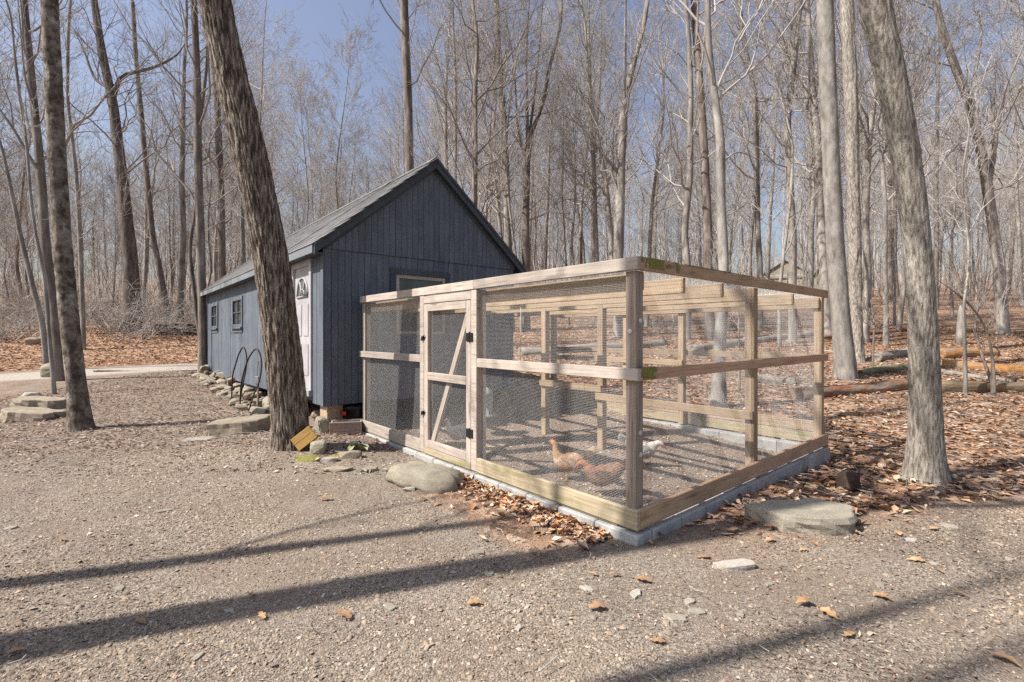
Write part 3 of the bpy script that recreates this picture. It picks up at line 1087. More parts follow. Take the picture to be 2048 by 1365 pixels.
# gable window
gw = empty("gable_window"); gw.parent = S
box("pane", gw, GW[0], GW[1], 0.0, 0.0125, GW[2], GW[3], M['glass'])
for q in ((GW[0], GW[1], GW[3] - 0.055, GW[3]), (GW[0], GW[0] + 0.055, GW[2], GW[3] - 0.056), (GW[1] - 0.055, GW[1], GW[2], GW[3] - 0.056), (GW[0] + 0.056, GW[1] - 0.056, GW[2], GW[2] + 0.05)):
    box("frame", gw, q[0], q[1], -0.03, -0.0005, q[2], q[3], M['wood_pale'], 0.003)
box("lintel", gw, GW[0] - 0.10, GW[1] + 0.10, -0.035, -0.012, GW[3] + 0.003, GW[3] + 0.10, M['trim'], 0.003)
box("side_casing", gw, GW[0] - 0.10, GW[0] - 0.003, -0.033, -0.012, GW[2], GW[3], M['trim'], 0.003)
box("side_casing", gw, GW[1] + 0.003, GW[1] + 0.10, -0.033, -0.012, GW[2], GW[3], M['trim'], 0.003)
# piers, and skids coloured near-black for the shade beneath the floor
for yy in (0.05, 2.6, 5.2, 7.6, 9.8):
    for xx in (0.06, W_ - 0.28):
        p3 = SH + U2 * xx + U1 * yy
        box("pier", S, xx, xx + 0.24, yy, yy + 0.30, hz(p3[0], p3[1]) - 0.08, ZS - 0.005, M['wood_tan'] if yy < 1 else M['concrete'], 0.006)
box("shade_skid_beam", S, 0.32, 0.46, 0.10, L_ - 0.1, 0.30, ZS + 0.015, M['dark'])
box("shade_skid_beam", S, W_ - 0.46, W_ - 0.32, 0.10, L_ - 0.1, 0.30, ZS + 0.015, M['dark'])

# ------------------------------------------------------------------ rocks
def rock_mesh(name, dims, seed, mat, slab=0.0, sub=2, rough=0.05, up=False):
    rg = np.random.RandomState(seed)
    bm = bmesh.new()
    n = 26
    for i in range(n):
        q = rg.randn(3); q /= np.linalg.norm(q)
        if slab > 0:
            e = 1 - slab
            q = np.sign(q) * np.abs(q) ** np.array([0.75, 0.75, e])
        q = q * (0.86 + 0.28 * rg.rand())
        bm.verts.new((q[0] * dims[0] / 2, q[1] * dims[1] / 2, np.clip(q[2], -0.9, 0.92 if slab > 0 else 1.2) * dims[2] / 2))
    r = bmesh.ops.convex_hull(bm, input=bm.verts)
    bmesh.ops.delete(bm, geom=list({g for g in r['geom_interior'] + r['geom_unused'] if isinstance(g, bmesh.types.BMVert)}), context='VERTS')
    bmesh.ops.bevel(bm, geom=list(bm.edges), offset=min(dims) * 0.05, segments=1, affect='EDGES')
    bmesh.ops.triangulate(bm, faces=bm.faces)
    if sub:
        bmesh.ops.subdivide_edges(bm, edges=bm.edges, cuts=sub, use_grid_fill=True)
    me = bpy.data.meshes.new(name)
    bm.to_mesh(me); bm.free()
    co = np.empty(len(me.vertices) * 3, np.float32); me.vertices.foreach_get("co", co)
    co = co.reshape(-1, 3).astype(float)
    s = max(dims)
    f = 3.0 / s
    d = np.stack([fbm(co[:, 0] * f + seed, co[:, 1] * f, co[:, 2] * f * 2 + k * 31, 3) - 0.5 for k in range(3)], 1)
    co = co + d * rough * s * 1.2 * np.array([1, 1, 0.45])
    me.vertices.foreach_set("co", co.astype(np.float32).ravel())
    me.update()
    me.materials.append(mat)
    return me


def slab_mesh(name, w, d, h, seed, mat, n=26, jag=0.32, rnd=False):
    rg_ = np.random.RandomState(seed)
    ang = np.arange(n) / n * 2 * math.pi
    ca, sa = np.cos(ang), np.sin(ang)
    rr0 = 1 / (np.abs(ca) ** 2.6 + np.abs(sa) ** 2.6) ** (1 / 2.6)
    rr0 = rr0 * (1 - jag + 2 * jag * vnoise(ca * 2.3 + seed, sa * 2.3, 0.5)) * (1 + rg_.uniform(-0.05, 0.05, n))
    prof = [(0.0, 0.50), (0.35, 0.51), (0.70, 0.50), (0.95, 0.49), (0.99, 0.44), (1.01, 0.15), (1.02, -0.15), (1.04, -0.5)]
    if rnd:
        prof = [(0.0, 0.5), (0.35, 0.5), (0.62, 0.47), (0.82, 0.37), (0.94, 0.2), (1.0, -0.03), (1.02, -0.28), (1.0, -0.5)]
    Vv = []
    for i, (f, z_) in enumerate(prof):
        for j in range(n):
            q = rr0[j] * f
            x_, y_ = q * w / 2 * ca[j], q * d / 2 * sa[j]
            jz = (float(vnoise(x_ * 9 + seed, y_ * 9, 1.5)) - 0.5) * (0.10 if i < 4 else 0.16)
            jr = 1 + (rg_.uniform(-0.07, 0.07) if i >= 5 else 0)
            Vv.append((x_ * jr, y_ * jr, (z_ + jz) * h))
    Ff = []
    for i in range(len(prof) - 1):
        for j in range(n):
            a = i * n + j; b = i * n + (j + 1) % n
            Ff.append((a, a + n, b + n, b))
    Ff.append(tuple(range((len(prof) - 1) * n, len(prof) * n))[::-1])
    me = bpy.data.meshes.new(name)
    me.from_pydata(Vv, [], Ff)
    bm = bmesh.new(); bm.from_mesh(me)
    bmesh.ops.remove_doubles(bm, verts=bm.verts, dist=1e-4)
    bmesh.ops.recalc_face_normals(bm, faces=bm.faces)
    bm.to_mesh(me); bm.free()
    me.materials.append(mat)
    return me


def rock(name, px, py, w, dep, h, seed, mat, label, rz=0.0, slab=0.6, sink=0.25, tilt=(0, 0), cat="rock", group=None, z=None, Y=None, sub=2, rough=0.05):
    p = G(px, py)
    if Y is not None:
        p = at(px, py, Y); p.z = hz(p.x, p.y)
    p = Vector((p.x, p.y + dep * 0.35, 0)); p.z = hz(p.x, p.y) if z is None else z
    if name in ("stone_slab", "flat_stone", "boulder"):
        rm = slab_mesh(name, w, dep, h, seed, mat, 40 if name == 'boulder' else 26, 0.2 if name == 'boulder' else 0.32, name == 'boulder')
        if name == 'boulder':
            rm.polygons.foreach_set('use_smooth', np.ones(len(rm.polygons), bool))
    elif False:
        bm = bmesh.new()
        bmesh.ops.create_icosphere(bm, subdivisions=4, radius=0.5)
        rm = bpy.data.meshes.new(name); bm.to_mesh(rm); bm.free()
        co = np.empty(len(rm.vertices) * 3, np.float32); rm.vertices.foreach_get("co", co)
        co = co.reshape(-1, 3).astype(float)
        co = np.sign(co) * np.abs(co * 2) ** np.array([0.85, 0.85, 0.7]) / 2
        co = co * (1 + 0.62 * (fbm(co[:, 0] * 2.5 + seed, co[:, 1] * 2.5, co[:, 2] * 2.5, 3) - 0.5))[:, None] * np.array([w, dep, h])
        rm.vertices.foreach_set("co", co.astype(np.float32).ravel()); rm.update()
        rm.polygons.foreach_set("use_smooth", np.ones(len(rm.polygons), bool))
        rm.materials.append(mat)
    else:
        rm = rock_mesh(name, (w, dep, h), seed, mat, slab, sub, rough)
    o = obj(name, rm, None, (p.x, p.y, p.z + h * (0.5 - sink)))
    o.rotation_euler = (tilt[0], tilt[1], rz)
    tag(o, label, cat, group)
    return o


rock("stone_slab", 1632, 1062, 0.72, 0.40, 0.135, 21, M['stone'], "flat grey-tan flagstone slab lying right of the run corner", 0.1, 0.75, 0.05)
rock("boulder", 852, 975, 0.80, 0.44, 0.19, 34, M['stone_moss'], "smooth rounded boulder lying before the run door", -0.45, 0.35, 0.16, (-0.06, 0.06))
rock("stone_slab", 474, 868, 0.78, 0.5, 0.24, 47, M['stone_tan'], "thick cracked stone slab left of the leaning tree", 0.25, 0.7, 0.2, (0.05, -0.08))
rock("stone_slab", 392, 884, 0.40, 0.28, 0.05, 52, M['stone_pale'], "thin pale stone set flush in the dirt beside the cracked slab", 0.2, 0.7, 0.45)
rock("stone_slab", 40, 843, 0.75, 0.55, 0.22, 63, M['stone_tan'], "lower sloping ledge rock under the overhanging slab", 0.1, 0.6, 0.3, (0.0, 0.1))
rock("stone_slab", 62, 833, 0.78, 0.45, 0.17, 77, M['stone_tan'], "overhanging ledge slab resting on a lower rock", -0.05, 0.75, 0.0, (0, 0.06), z=hz(*G(62, 833).xy) + 0.13)
rock("fieldstone", 640, 868, 0.26, 0.3, 0.32, 81, M['stone'], "grey slanted fieldstone behind the leaning tree by the shed corner", 0.7, 0.2, 0.2)
rock("fieldstone", 638, 843, 0.34, 0.34, 0.2, 84, M['stone_tan'], "tan fieldstone tucked under the shed corner", 0.2, 0.5, 0.1)
rock("fieldstone", 633, 909, 0.22, 0.2, 0.2, 95, M['stone_moss'], "mossy fieldstone against the yellow wooden box", 0.2, 0.2, 0.25)
rock("fieldstone", 535, 832, 0.34, 0.3, 0.24, 99, M['stone_tan'], "squarish fieldstone against the left side of leaning tree", 0.2, 0.4, 0.2)
rock("fieldstone", 818, 985, 0.14, 0.09, 0.045, 103, M['stone_pale'], "small white stone in front of the boulder", 0.2, 0.6, 0.25)
rock("fieldstone", 700, 918, 0.30, 0.16, 0.12, 107, M['stone_tan'], "low fieldstone beside the wilted green leaves", 0.3, 0.5, 0.35)
rock("fieldstone", 655, 925, 0.20, 0.12, 0.06, 109, M['stone_pale'], "flat pale stone edged with moss", 0.3, 0.7, 0.35)
rock("fieldstone", 672, 944, 0.32, 0.14, 0.05, 111, M['stone_tan'], "long flat stone below the moss patch", 0.1, 0.7, 0.35)
rock("fieldstone", 735, 945, 0.20, 0.12, 0.06, 113, M['stone'], "small grey stone between boulder and moss", 0.3, 0.6, 0.35)
rock("dark_stump", 1708, 985, 0.24, 0.22, 0.22, 115, M['stone_dark'], "dark stump beside the right tree", 0.3, 0.2, 0.15, cat="stump")
rock("fieldstone", 70, 690, 0.9, 0.5, 0.4, 121, M['stone_tan'], "pointed rock on the leaf bank behind the left trees", 0.3, 0.4, 0.2)
rock("fieldstone", 95, 755, 0.6, 0.5, 0.55, 123, M['stone_moss'], "grey rock at the path edge behind thin trees", 0.3, 0.3, 0.25)
rock("fieldstone", 55, 795, 0.4, 0.3, 0.14, 127, M['stone_pale'], "low pale rock beside the path edge", 0.3, 0.5, 0.3)

# rubble under the shed side
rub = empty("rubble_footing", (SH[0], SH[1], 0), RUN_ANG)
tag(rub, "loose tan rubble stones banked under the shed side wall", "stones")
protos = [rock_mesh("stone", (0.30, 0.22, 0.17), 200 + i, M['stone_tan' if i % 3 else 'stone'], 0.3, 1, 0.06) for i in range(6)]
rr = random.Random(31)
for i in range(95):
    yy = 1.6 + (L_ - 1.7) * (i / 95) + rr.uniform(-0.06, 0.06)
    xx = 0.02 - rr.random() ** 1.3 * 0.5
    s = rr.uniform(0.5, 1.15)
    p3 = SH + U2 * xx + U1 * yy
    top = 0.16 if xx > -0.2 else 0.02
    o = obj("stone", protos[i % 6], rub, (xx, yy, hz(*p3) + rr.uniform(0.0, top) + 0.03))
    o.scale = (s, s, s * rr.uniform(0.7, 1.1))
    o.rotation_euler = (rr.uniform(-0.4, 0.4), rr.uniform(-0.4, 0.4), rr.uniform(0, 6.28))

# moss patches
def moss_patch(px, py, w, d, seed, label):
    p = G(px, py)
    n = 26
    rg = np.random.RandomState(seed)
    Vv, Ff = [(0, 0, 0.03)], []
    rings = 5
    for k in range(1, rings + 1):
        for j in range(n):
            q = 2 * math.pi * j / n
            rr_ = (k / rings) * (0.65 + 0.5 * float(vnoise(math.cos(q) * 2 + seed, math.sin(q) * 2, 0.5)))
            x_, y_ = w * rr_ * math.cos(q), d * rr_ * math.sin(q)
            z_ = hz(p.x + x_, p.y + y_) - p.z + 0.028 * (1 - (k / rings) ** 2) + rg.uniform(-0.004, 0.004) - (0.012 if k == rings else 0)
            Vv.append((x_, y_, z_))
    for j in range(n):
        Ff.append((0, 1 + j, 1 + (j + 1) % n, 1 + (j + 1) % n))
    for k in range(rings - 1):
        for j in range(n):
            a = 1 + k * n + j; b = 1 + k * n + (j + 1) % n
            Ff.append((a, a + n, b + n, b))
    me = bpy.data.meshes.new("moss_patch")
    me.from_pydata(Vv, [], [f if f[2] != f[3] else f[:3] for f in Ff])
    me.materials.append(M['moss'])
    o = obj("moss_patch", me, None, p)
    tag(o, label, "moss")


moss_patch(618, 918, 0.20, 0.14, 3, "yellow-green moss patch at the foot of the leaning tree")
moss_patch(678, 915, 0.15, 0.10, 5, "green moss patch beside the flat pale stone")

# ------------------------------------------------------------------ small things by the shed
# open wooden box leaning on the tree
bp = G(612, 900)
wb = empty("wooden_box", (bp.x, bp.y - 0.02, bp.z + 0.145)); wb.rotation_euler = (rad(-12), rad(-38), rad(14))
tag(wb, "golden wooden box tipped against the foot of the leaning tree", "box")
box("board", wb, -0.13, 0.13, -0.06, -0.04, -0.085, -0.003, M['ply'], 0.002)
box("board", wb, -0.13, 0.13, -0.06, -0.04, 0.003, 0.085, M['ply'], 0.002)
box("side_board", wb, -0.13, 0.13, -0.039, 0.09, 0.062, 0.080, M['ply'], 0.002)
box("side_board", wb, -0.13, 0.13, -0.039, 0.09, -0.080, -0.062, M['ply'], 0.002)
box("end_board", wb, -0.13, -0.112, -0.039, 0.09, -0.061, 0.061, M['ply'], 0.002)
# trough
tp = G(688, 871)
tr = empty("planter_trough", (tp.x, tp.y + 0.10, tp.z), rad(14))
tag(tr, "weathered wooden planter trough at the shed corner", "planter")
for s in (-1, 1):
    o = box("side_board", tr, -0.22, 0.22, s * 0.10 - 0.009, s * 0.10 + 0.009, 0.0, 0.19, M['wood_grey'], 0.003)
    o.rotation_euler.x = -s * 0.12
    box("end_board", tr, s * 0.20 - 0.009, s * 0.20 + 0.009, -0.088, 0.088, 0.0, 0.18, M['wood_pale'], 0.003)
box("soil", tr, -0.19, 0.19, -0.088, 0.088, 0.0, 0.165, M['stone_dark'])
# black tub
cp = RUN_C + U2 * (-0.10) + U1 * 4.93
tb = empty("storage_tub", (cp[0], cp[1] + 0.06, hz(*cp) + 0.19), RUN_ANG)
tag(tb, "black plastic tub with red handle between shed and run", "tub")
Vt, Ft = tube1([(0, 0, -0.19), (0, 0, 0.0), (0, 0, 0.13), (0, 0, 0.145), (0, 0, 0.18)], [0.11, 0.13, 0.14, 0.155, 0.15], 16)
obj("body", np_mesh("body", Vt, Ft, M['black']), tb)
Vt, Ft = tube1([(-0.16, -0.02, 0.10), (-0.17, 0.02, 0.10)], 0.001, 6)
box("handle", tb, -0.185, -0.155, -0.09, 0.09, 0.06, 0.115, M['red'], 0.008)
# wilted leaves
wl = empty("wilted_plant", G(712, 902))
tag(wl, "wilted pale green leaves lying by the run corner", "plant")
rl = random.Random(2)
for i in range(7):
    L = rl.uniform(0.12, 0.2); w = L * 0.42
    Vv = []
    for s in np.linspace(0, 1, 6):
        ww = w * math.sin(math.pi * min(0.97, s * 0.9 + 0.08)) ** 0.7
        z = 0.07 * math.sin(math.pi * s * 0.9) * rl.uniform(0.6, 1.3)
        Vv += [(s * L, -ww / 2, z + 0.015), (s * L, 0, z), (s * L, ww / 2, z + 0.02)]
    Ff = []
    for k in range(5):
        for j in range(2):
            a = k * 3 + j
            Ff.append((a, a + 3, a + 4, a + 1))
    o = obj("leaf", np_mesh("leaf", Vv, Ff, M['greenleaf'], smooth=True), wl, (rl.uniform(-0.05, 0.05), rl.uniform(-0.03, 0.03), 0.005))
    o.rotation_euler = (rl.uniform(-0.3, 0.3), rl.uniform(-0.3, 0.1), i * 0.9 + rl.uniform(-0.3, 0.3))

# pipe hoops and stake
def hoop(pts, Y0, Y1, label):
    n = len(pts)
    P = [at(px, py, Y0 + (Y1 - Y0) * i / (n - 1)) for i, (px, py) in enumerate(pts)]
    P[0].z = hz(P[0].x, P[0].y) - 0.04; P[-1].z = hz(P[-1].x, P[-1].y) - 0.04
    base = P[0].copy()
    q = smooth_path([tuple(v - base) for v in P], 40)
    Vt, Ft = tube1(q, 0.014, 8)
    o = obj("pipe_hoop", np_mesh("pipe_hoop", Vt, Ft, M['hoop'], smooth=True), None, base)
    tag(o, label, "hoop")


hoop([(463, 781), (465, 755), (471, 730), (478, 708), (487, 695), (493, 712), (492, 738), (487, 762), (477, 789)], 9.95, 9.55, "bent dark pipe hoop nearer the shed windows")
hoop([(480, 802), (482, 772), (490, 737), (500, 712), (513, 698), (521, 712), (523, 735), (518, 765), (507, 792), (496, 809)], 9.30, 8.85, "bent dark pipe hoop beside the grey stake")
sp_ = at(516, 800, 9.1); sp_.z = hz(sp_.x, sp_.y)
sk = empty("outlet_stake", sp_)
tag(sk, "grey wooden stake with a small outlet box by shed wall", "stake")
beam("stake", sk, (0, 0, -0.05), (0, 0, 0.58), 0.04, 0.03, M['wood_grey'], up=(1, 0, 0))
box("outlet_box", sk, -0.035, 0.035, -0.05, -0.016, 0.48, 0.62, M['grey_plastic'], 0.005)

# things inside the run
pb = RUN_C + U2 * 0.75 + U1 * 2.75
o = box("plank_ramp", None, -0.45, 0.45, -0.12, 0.12, -0.012, 0.012, M['wood_tan'], 0.002)
o.location = (pb[0], pb[1], hz(*pb) + 0.055); o.rotation_euler = (0.05, 0.06, RUN_ANG + 0.5)
tag(o, "loose plank lying on the dirt inside the run", "plank")
for k, (b, a, z0, z1) in enumerate(((1.1, 2.5, 1.1, 1.84), (2.0, 0.9, 1.72, 1.84))):
    c2 = RUN_C + U2 * b + U1 * a
    Vt, Ft = tube1([(0, 0, 0), (0.004, 0, -0.2), (-0.004, 0.003, z0 - z1)], 0.004, 6)
    o = obj("hanging_cord", np_mesh("hanging_cord", Vt, Ft, M['rope']), None, (c2[0], c2[1], z1))
    tag(o, ["long white cord hanging from a run joist", "short white cord hanging under the run's centre joist"][k], "cord")
# feeder
fp = RUN_C + U2 * 1.3 + U1 * 3.5
fd = empty("feeder", (fp[0], fp[1], hz(*fp)))
tag(fd, "grey hanging poultry feeder inside the run behind the door", "feeder")
Vt, Ft = tube1([(0, 0, 0.28), (0, 0, 0.30), (0, 0, 0.31), (0, 0, 0.6), (0, 0, 0.63), (0, 0, 0.70)], [0.17, 0.18, 0.10, 0.11, 0.11, 0.02], 18)
obj("hopper", np_mesh("hopper", Vt, Ft, M['grey_plastic']), fd)
Vt, Ft = tube1([(0, 0, 0.69), (0, 0, 1.85)], 0.003, 5)
obj("cord", np_mesh("cord", Vt, Ft, M['rope']), fd)

# ------------------------------------------------------------------ hens
def hen(px, py, rz, cols, label, neck=0.0, scale=1.0, tailw=False, pos=None):
    p = G(px, py) if pos is None else pos
    root = empty("hen", p, rz)
    root.scale = (scale * 0.92,) * 3
    tag(root, label, "hen")
    up = neck
    spine = [(-0.225, 0.335, 0.012, 0.014), (-0.19, 0.31, 0.035, 0.045), (-0.13, 0.265, 0.075, 0.075), (-0.06, 0.22, 0.095, 0.098), (0.02, 0.20, 0.096, 0.104),
             (0.085, 0.215, 0.082, 0.09), (0.125, 0.255, 0.058, 0.062)]
    nk = [(0.145, 0.305, 0.040, 0.042), (0.155, 0.35, 0.032, 0.034), (0.168, 0.385, 0.030, 0.031), (0.19, 0.395, 0.026, 0.027), (0.212, 0.392, 0.012, 0.013), (0.235, 0.383, 0.002, 0.002)]
    nk = [(x_ + 0.10 * max(0, -up) * (i + 1) / 6, z_ + (0.06 * up if up > 0 else 0.24 * up) * (i + 1) / 6, a, b) for i, (x_, z_, a, b) in enumerate(nk)]
    sp = np.array(spine + nk)
    sp = smooth_path(sp, 40)
    k = 20
    tg = np.gradient(sp[:, :2], axis=0); tg /= np.linalg.norm(tg, axis=1, keepdims=True)
    nrm = np.stack([-tg[:, 1], tg[:, 0]], 1)
    a = np.arange(k) / k * 2 * math.pi
    Vv = np.zeros((len(sp), k, 3))
    Vv[:, :, 0] = sp[:, 0:1] + nrm[:, 0:1] * np.cos(a) * sp[:, 3:4]
    Vv[:, :, 2] = sp[:, 1:2] + nrm[:, 1:2] * np.cos(a) * sp[:, 3:4]
    Vv[:, :, 1] = np.sin(a) * sp[:, 2:3]
    fl = Vv.reshape(-1, 3)
    nz = fbm(fl[:, 0] * 40, fl[:, 1] * 40, fl[:, 2] * 40, 2) - 0.5
    fl = fl + (fl - np.repeat(np.stack([sp[:, 0], sp[:, 0] * 0, sp[:, 1]], 1), k, axis=0)) * (nz * 0.28)[:, None]
    ix = np.arange(len(sp) * k).reshape(len(sp), k)
    Fq = np.stack([ix[:-1], np.roll(ix[:-1], -1, 1), np.roll(ix[1:], -1, 1), ix[1:]], -1).reshape(-1, 4)
    s = np.linspace(0, 1, len(sp))
    cb, cw, cn, ch = [np.array(c) for c in cols]
    pat = fbm(fl[:, 0] * 25, fl[:, 1] * 25, fl[:, 2] * 25, 3)
    sc_ = np.repeat(s, k)
    cc = np.where((sc_ < 0.55)[:, None], cb, cn)
    cc = np.where((pat > 0.58)[:, None] & (sc_ < 0.6)[:, None], cw, cc)
    cc = np.where((sc_ > 0.83)[:, None], ch, cc)
    obj("body", np_mesh("body", fl, Fq, M['feather'], cc, True), root)
    for s_ in (-1, 1):
        Wv, Wf = [], []
        for i_ in range(7):
            u_ = i_ / 6
            for j_ in range(4):
                v_ = j_ / 3
                ww = 0.055 * math.sin(math.pi * (0.12 + 0.8 * u_)) ** 0.6
                zz_ = 0.255 - 0.02 * u_ - (v_ - 0.3) * 2 * ww * 0.8 + 0.004 * math.sin(9 * u_ + 7 * v_)
                Wv.append((0.075 - 0.24 * u_, s_ * (0.093 + 0.012 * math.sin(3.1 * u_) - 0.035 * u_ * u_ - 0.012 * (v_ - 0.5) ** 2), zz_))
        for i_ in range(6):
            for j_ in range(3):
                b0 = i_ * 4 + j_
                Wf.append((b0, b0 + 4, b0 + 5, b0 + 1))
        wc = np.array([cols[1] if (q_ // 4 + q_) % 3 else cols[0] for q_ in range(len(Wv))])
        obj("wing", np_mesh("wing", Wv, Wf, M['feather'], wc), root)
    # tail feathers
    Tv, Tf = [], []
    for i in range(-3, 4):
        q = i * 0.16
        o0 = len(Tv)
        for s_ in (0, 0.5, 1):
            w = 0.05 * (1 - 0.6 * abs(s_ - 0.5))
            x_ = -0.18 - 0.11 * s_ * math.cos(q * 0.6); z_ = 0.285 + (0.085 + 0.02 * math.cos(i * 1.1)) * s_; y_ = math.sin(q) * (0.03 + 0.08 * s_)
            Tv += [(x_ - w * 0.5, y_, z_ - w * 0.6), (x_, y_ + 0.006, z_), (x_ + w * 0.5, y_, z_ + w * 0.6)]
        for k_ in range(2):
            for j in range(2):
                b0 = o0 + k_ * 3 + j
                Tf.append((b0, b0 + 3, b0 + 4, b0 + 1))
    obj("tail", np_mesh("tail", Tv, Tf, M['feather'], np.tile(np.array(cols[1] if tailw else cols[0]), (len(Tv), 1))), root)
    hx, hz_ = nk[3][0], nk[3][1]
    cmb = [(hx - 0.03, 0.02), (hx - 0.025, 0.042), (hx - 0.012, 0.032), (hx - 0.004, 0.050), (hx + 0.006, 0.034), (hx + 0.014, 0.044), (hx + 0.02, 0.022)]
    prism("comb", root, [(a_, hz_ + b_) for a_, b_ in cmb], -0.006, 0.006, M['red'])
    for s_ in (-1, 1):
        Vt, Ft = tube1([(hx + 0.012, s_ * 0.012, hz_ - 0.015), (hx + 0.014, s_ * 0.014, hz_ - 0.045)], [0.007, 0.010], 6)
        obj("wattle", np_mesh("wattle", Vt, Ft, M['red']), root)
        Vt, Ft = tube1([(0.0, s_ * 0.045, 0.15), (0.02, s_ * 0.045, 0.07), (0.0, s_ * 0.045, 0.006), (0.06, s_ * 0.05, 0.004)], [0.02, 0.008, 0.007, 0.004], 6)
        obj("leg", np_mesh("leg", Vt, Ft, M['ply']), root)
    return root


BUF = [(0.34, 0.20, 0.11), (0.46, 0.36, 0.27), (0.42, 0.235, 0.11), (0.38, 0.20, 0.105)]
RED = [(0.24, 0.13, 0.085), (0.14, 0.085, 0.065), (0.33, 0.16, 0.085), (0.25, 0.12, 0.075)]
WHT = [(0.50, 0.465, 0.42), (0.38, 0.345, 0.31), (0.52, 0.48, 0.43), (0.45, 0.2, 0.17)]
hen(1138, 962, rad(160), BUF, "golden buff hen standing upright inside the run", 0.5, 1.0, True)
hen(1205, 992, rad(172), RED, "russet brown hen with lowered head inside the run", -0.55, 1.02)
hen(1285, 932, rad(-8), WHT, "white hen with red comb half behind the corner post", -0.75, 0.98)
hen(918, 893, rad(195), WHT, "white hen standing behind the run door", 0.0, 0.98)

# ------------------------------------------------------------------ logs on the forest floor
def log(name, a, b, r0, r1, mat, label, seed=0, bend=0.08, z0=None, z1=None, lift=0.5, cat="log"):
    r0, r1 = r0 * 0.9, r1 * 0.9
    A = G(*a); B = G(*b)
    if z0 is not None:
        A.z = z0
    A.z += r0 * lift; B.z += r1 * lift
    if z1 is not None:
        B.z = z1
    d = B - A
    L = d.length
    n = 26
    x = np.linspace(0, L, n)
    rg = np.random.RandomState(seed)
    P = np.stack([x, bend * L * 0.3 * np.sin(x / L * 3.1 + seed), 0.02 * np.sin(x * 2 + seed)], 1)
    mid = (A + B) / 2
    rr_ = np.interp(x, [0, L], [r0, r1])
    P[:, 0] -= L / 2
    k = 16
    Pp = np.concatenate([P[:1], P, P[-1:]]); Rr = np.concatenate([[r0 * 0.55], rr_, [r1 * 0.5]])
    Pp[0, 0] += 0.05; Pp[-1, 0] -= 0.05
    Pp = np.concatenate([Pp[:1], Pp, Pp[-1:]]); Rr = np.concatenate([[0.001], Rr, [0.001]])
    Pp[0, 0] += 0.01; Pp[-1, 0] -= 0.01
    T_ = np.gradient(Pp, axis=0)
    ang = np.arange(k) / k * 2 * math.pi
    Vv = np.zeros((len(Pp), k, 3))
    nzv = fbm(np.cos(ang)[None] * 1.6 + seed, np.sin(ang)[None] * 1.6 + 0 * Pp[:, :1], Pp[:, :1] * 1.4 + 0 * ang[None], 3)
    rad_ = Rr[:, None] * (0.68 + 0.62 * nzv)
    Vv[:, :, 0] = Pp[:, 0:1]
    Vv[:, :, 1] = Pp[:, 1:2] + rad_ * np.cos(ang)
    Vv[:, :, 2] = Pp[:, 2:3] + rad_ * np.sin(ang)
    ix = np.arange(len(Pp) * k).reshape(len(Pp), k)
    Fq = np.stack([ix[:-1], ix[1:], np.roll(ix[1:], -1, 1), np.roll(ix[:-1], -1, 1)], -1).reshape(-1, 4)
    q = d.to_track_quat('X', 'Z')
    o = obj(name, np_mesh(name, Vv.reshape(-1, 3), Fq, mat, smooth=True), None, mid)
    o.rotation_euler = q.to_euler()
    if label:
        tag(o, label, cat)
    return o


log("fallen_log", (1600, 803), (1808, 776), 0.17, 0.15, M['log_red'], "rotting red-brown log lying in front of the tall grey tree", 1)
log("fallen_log", (1870, 783), (2140, 782), 0.16, 0.15, M['log_brown'], "long brown log lying behind the thin forked sapling", 2, 0.02)
log("fallen_log", (1884, 734), (2150, 757), 0.17, 0.15, M['log_orange'], "bright orange rotten log beyond the brown log", 3, 0.02)
log("fallen_limb", (1876, 745), (2030, 768), 0.09, 0.06, M['log_grey'], "pale grey bare limb lying against the orange log", 4, 0.06)
log("fallen_log", (1876, 716), (1990, 712), 0.22, 0.18, M['log_orange'], "hollow orange-topped log below the broken snag", 5, 0.02)
log("fallen_log", (1718, 752), (1822, 737), 0.10, 0.12, M['log_moss'], "mossy green log leaning behind the grey tree pair", 6, 0.03)
log("fallen_log", (1752, 724), (1826, 707), 0.15, 0.17, M['log_grey'], "weathered grey log end beside the mossy log", 7, 0.02)
log("fallen_log", (1640, 679), (1820, 662), 0.13, 0.12, M['log_red'], "thin red-brown log far up the slope", 8, 0.02)
log("fallen_log", (1040, 712), (1330, 690), 0.17, 0.14, M['log_grey'], "long grey log on the slope seen through front mesh", 9, 0.03)
log("fallen_log", (1380, 702), (1630, 672), 0.16, 0.16, M['log_grey'], "long grey log crossing behind the run's far post", 10, 0.03)
log("fallen_limb", (1640, 700), (1740, 720), 0.06, 0.04, M['log_grey'], "thin grey limb at the foot of the grey trees", 11, 0.1)
log("fallen_log", (1400, 660), (1560, 650), 0.15, 0.13, M['log_brown'], "short brown log high on the slope above the run", 12, 0.03)
log("fallen_limb", (1560, 770), (1650, 735), 0.05, 0.03, M['log_grey'], "thin bent branch behind the run's end post", 13, 0.15)
log("fallen_limb", (185, 745), (420, 742), 0.035, 0.02, M['log_grey'], "thin stick lying along the path edge", 14, 0.05)
o = log("fallen_log", (1500, 765), (1590, 770), 0.15, 0.13, M['log_grey'], "cut grey log end behind the run's middle post", 15, 0.02)
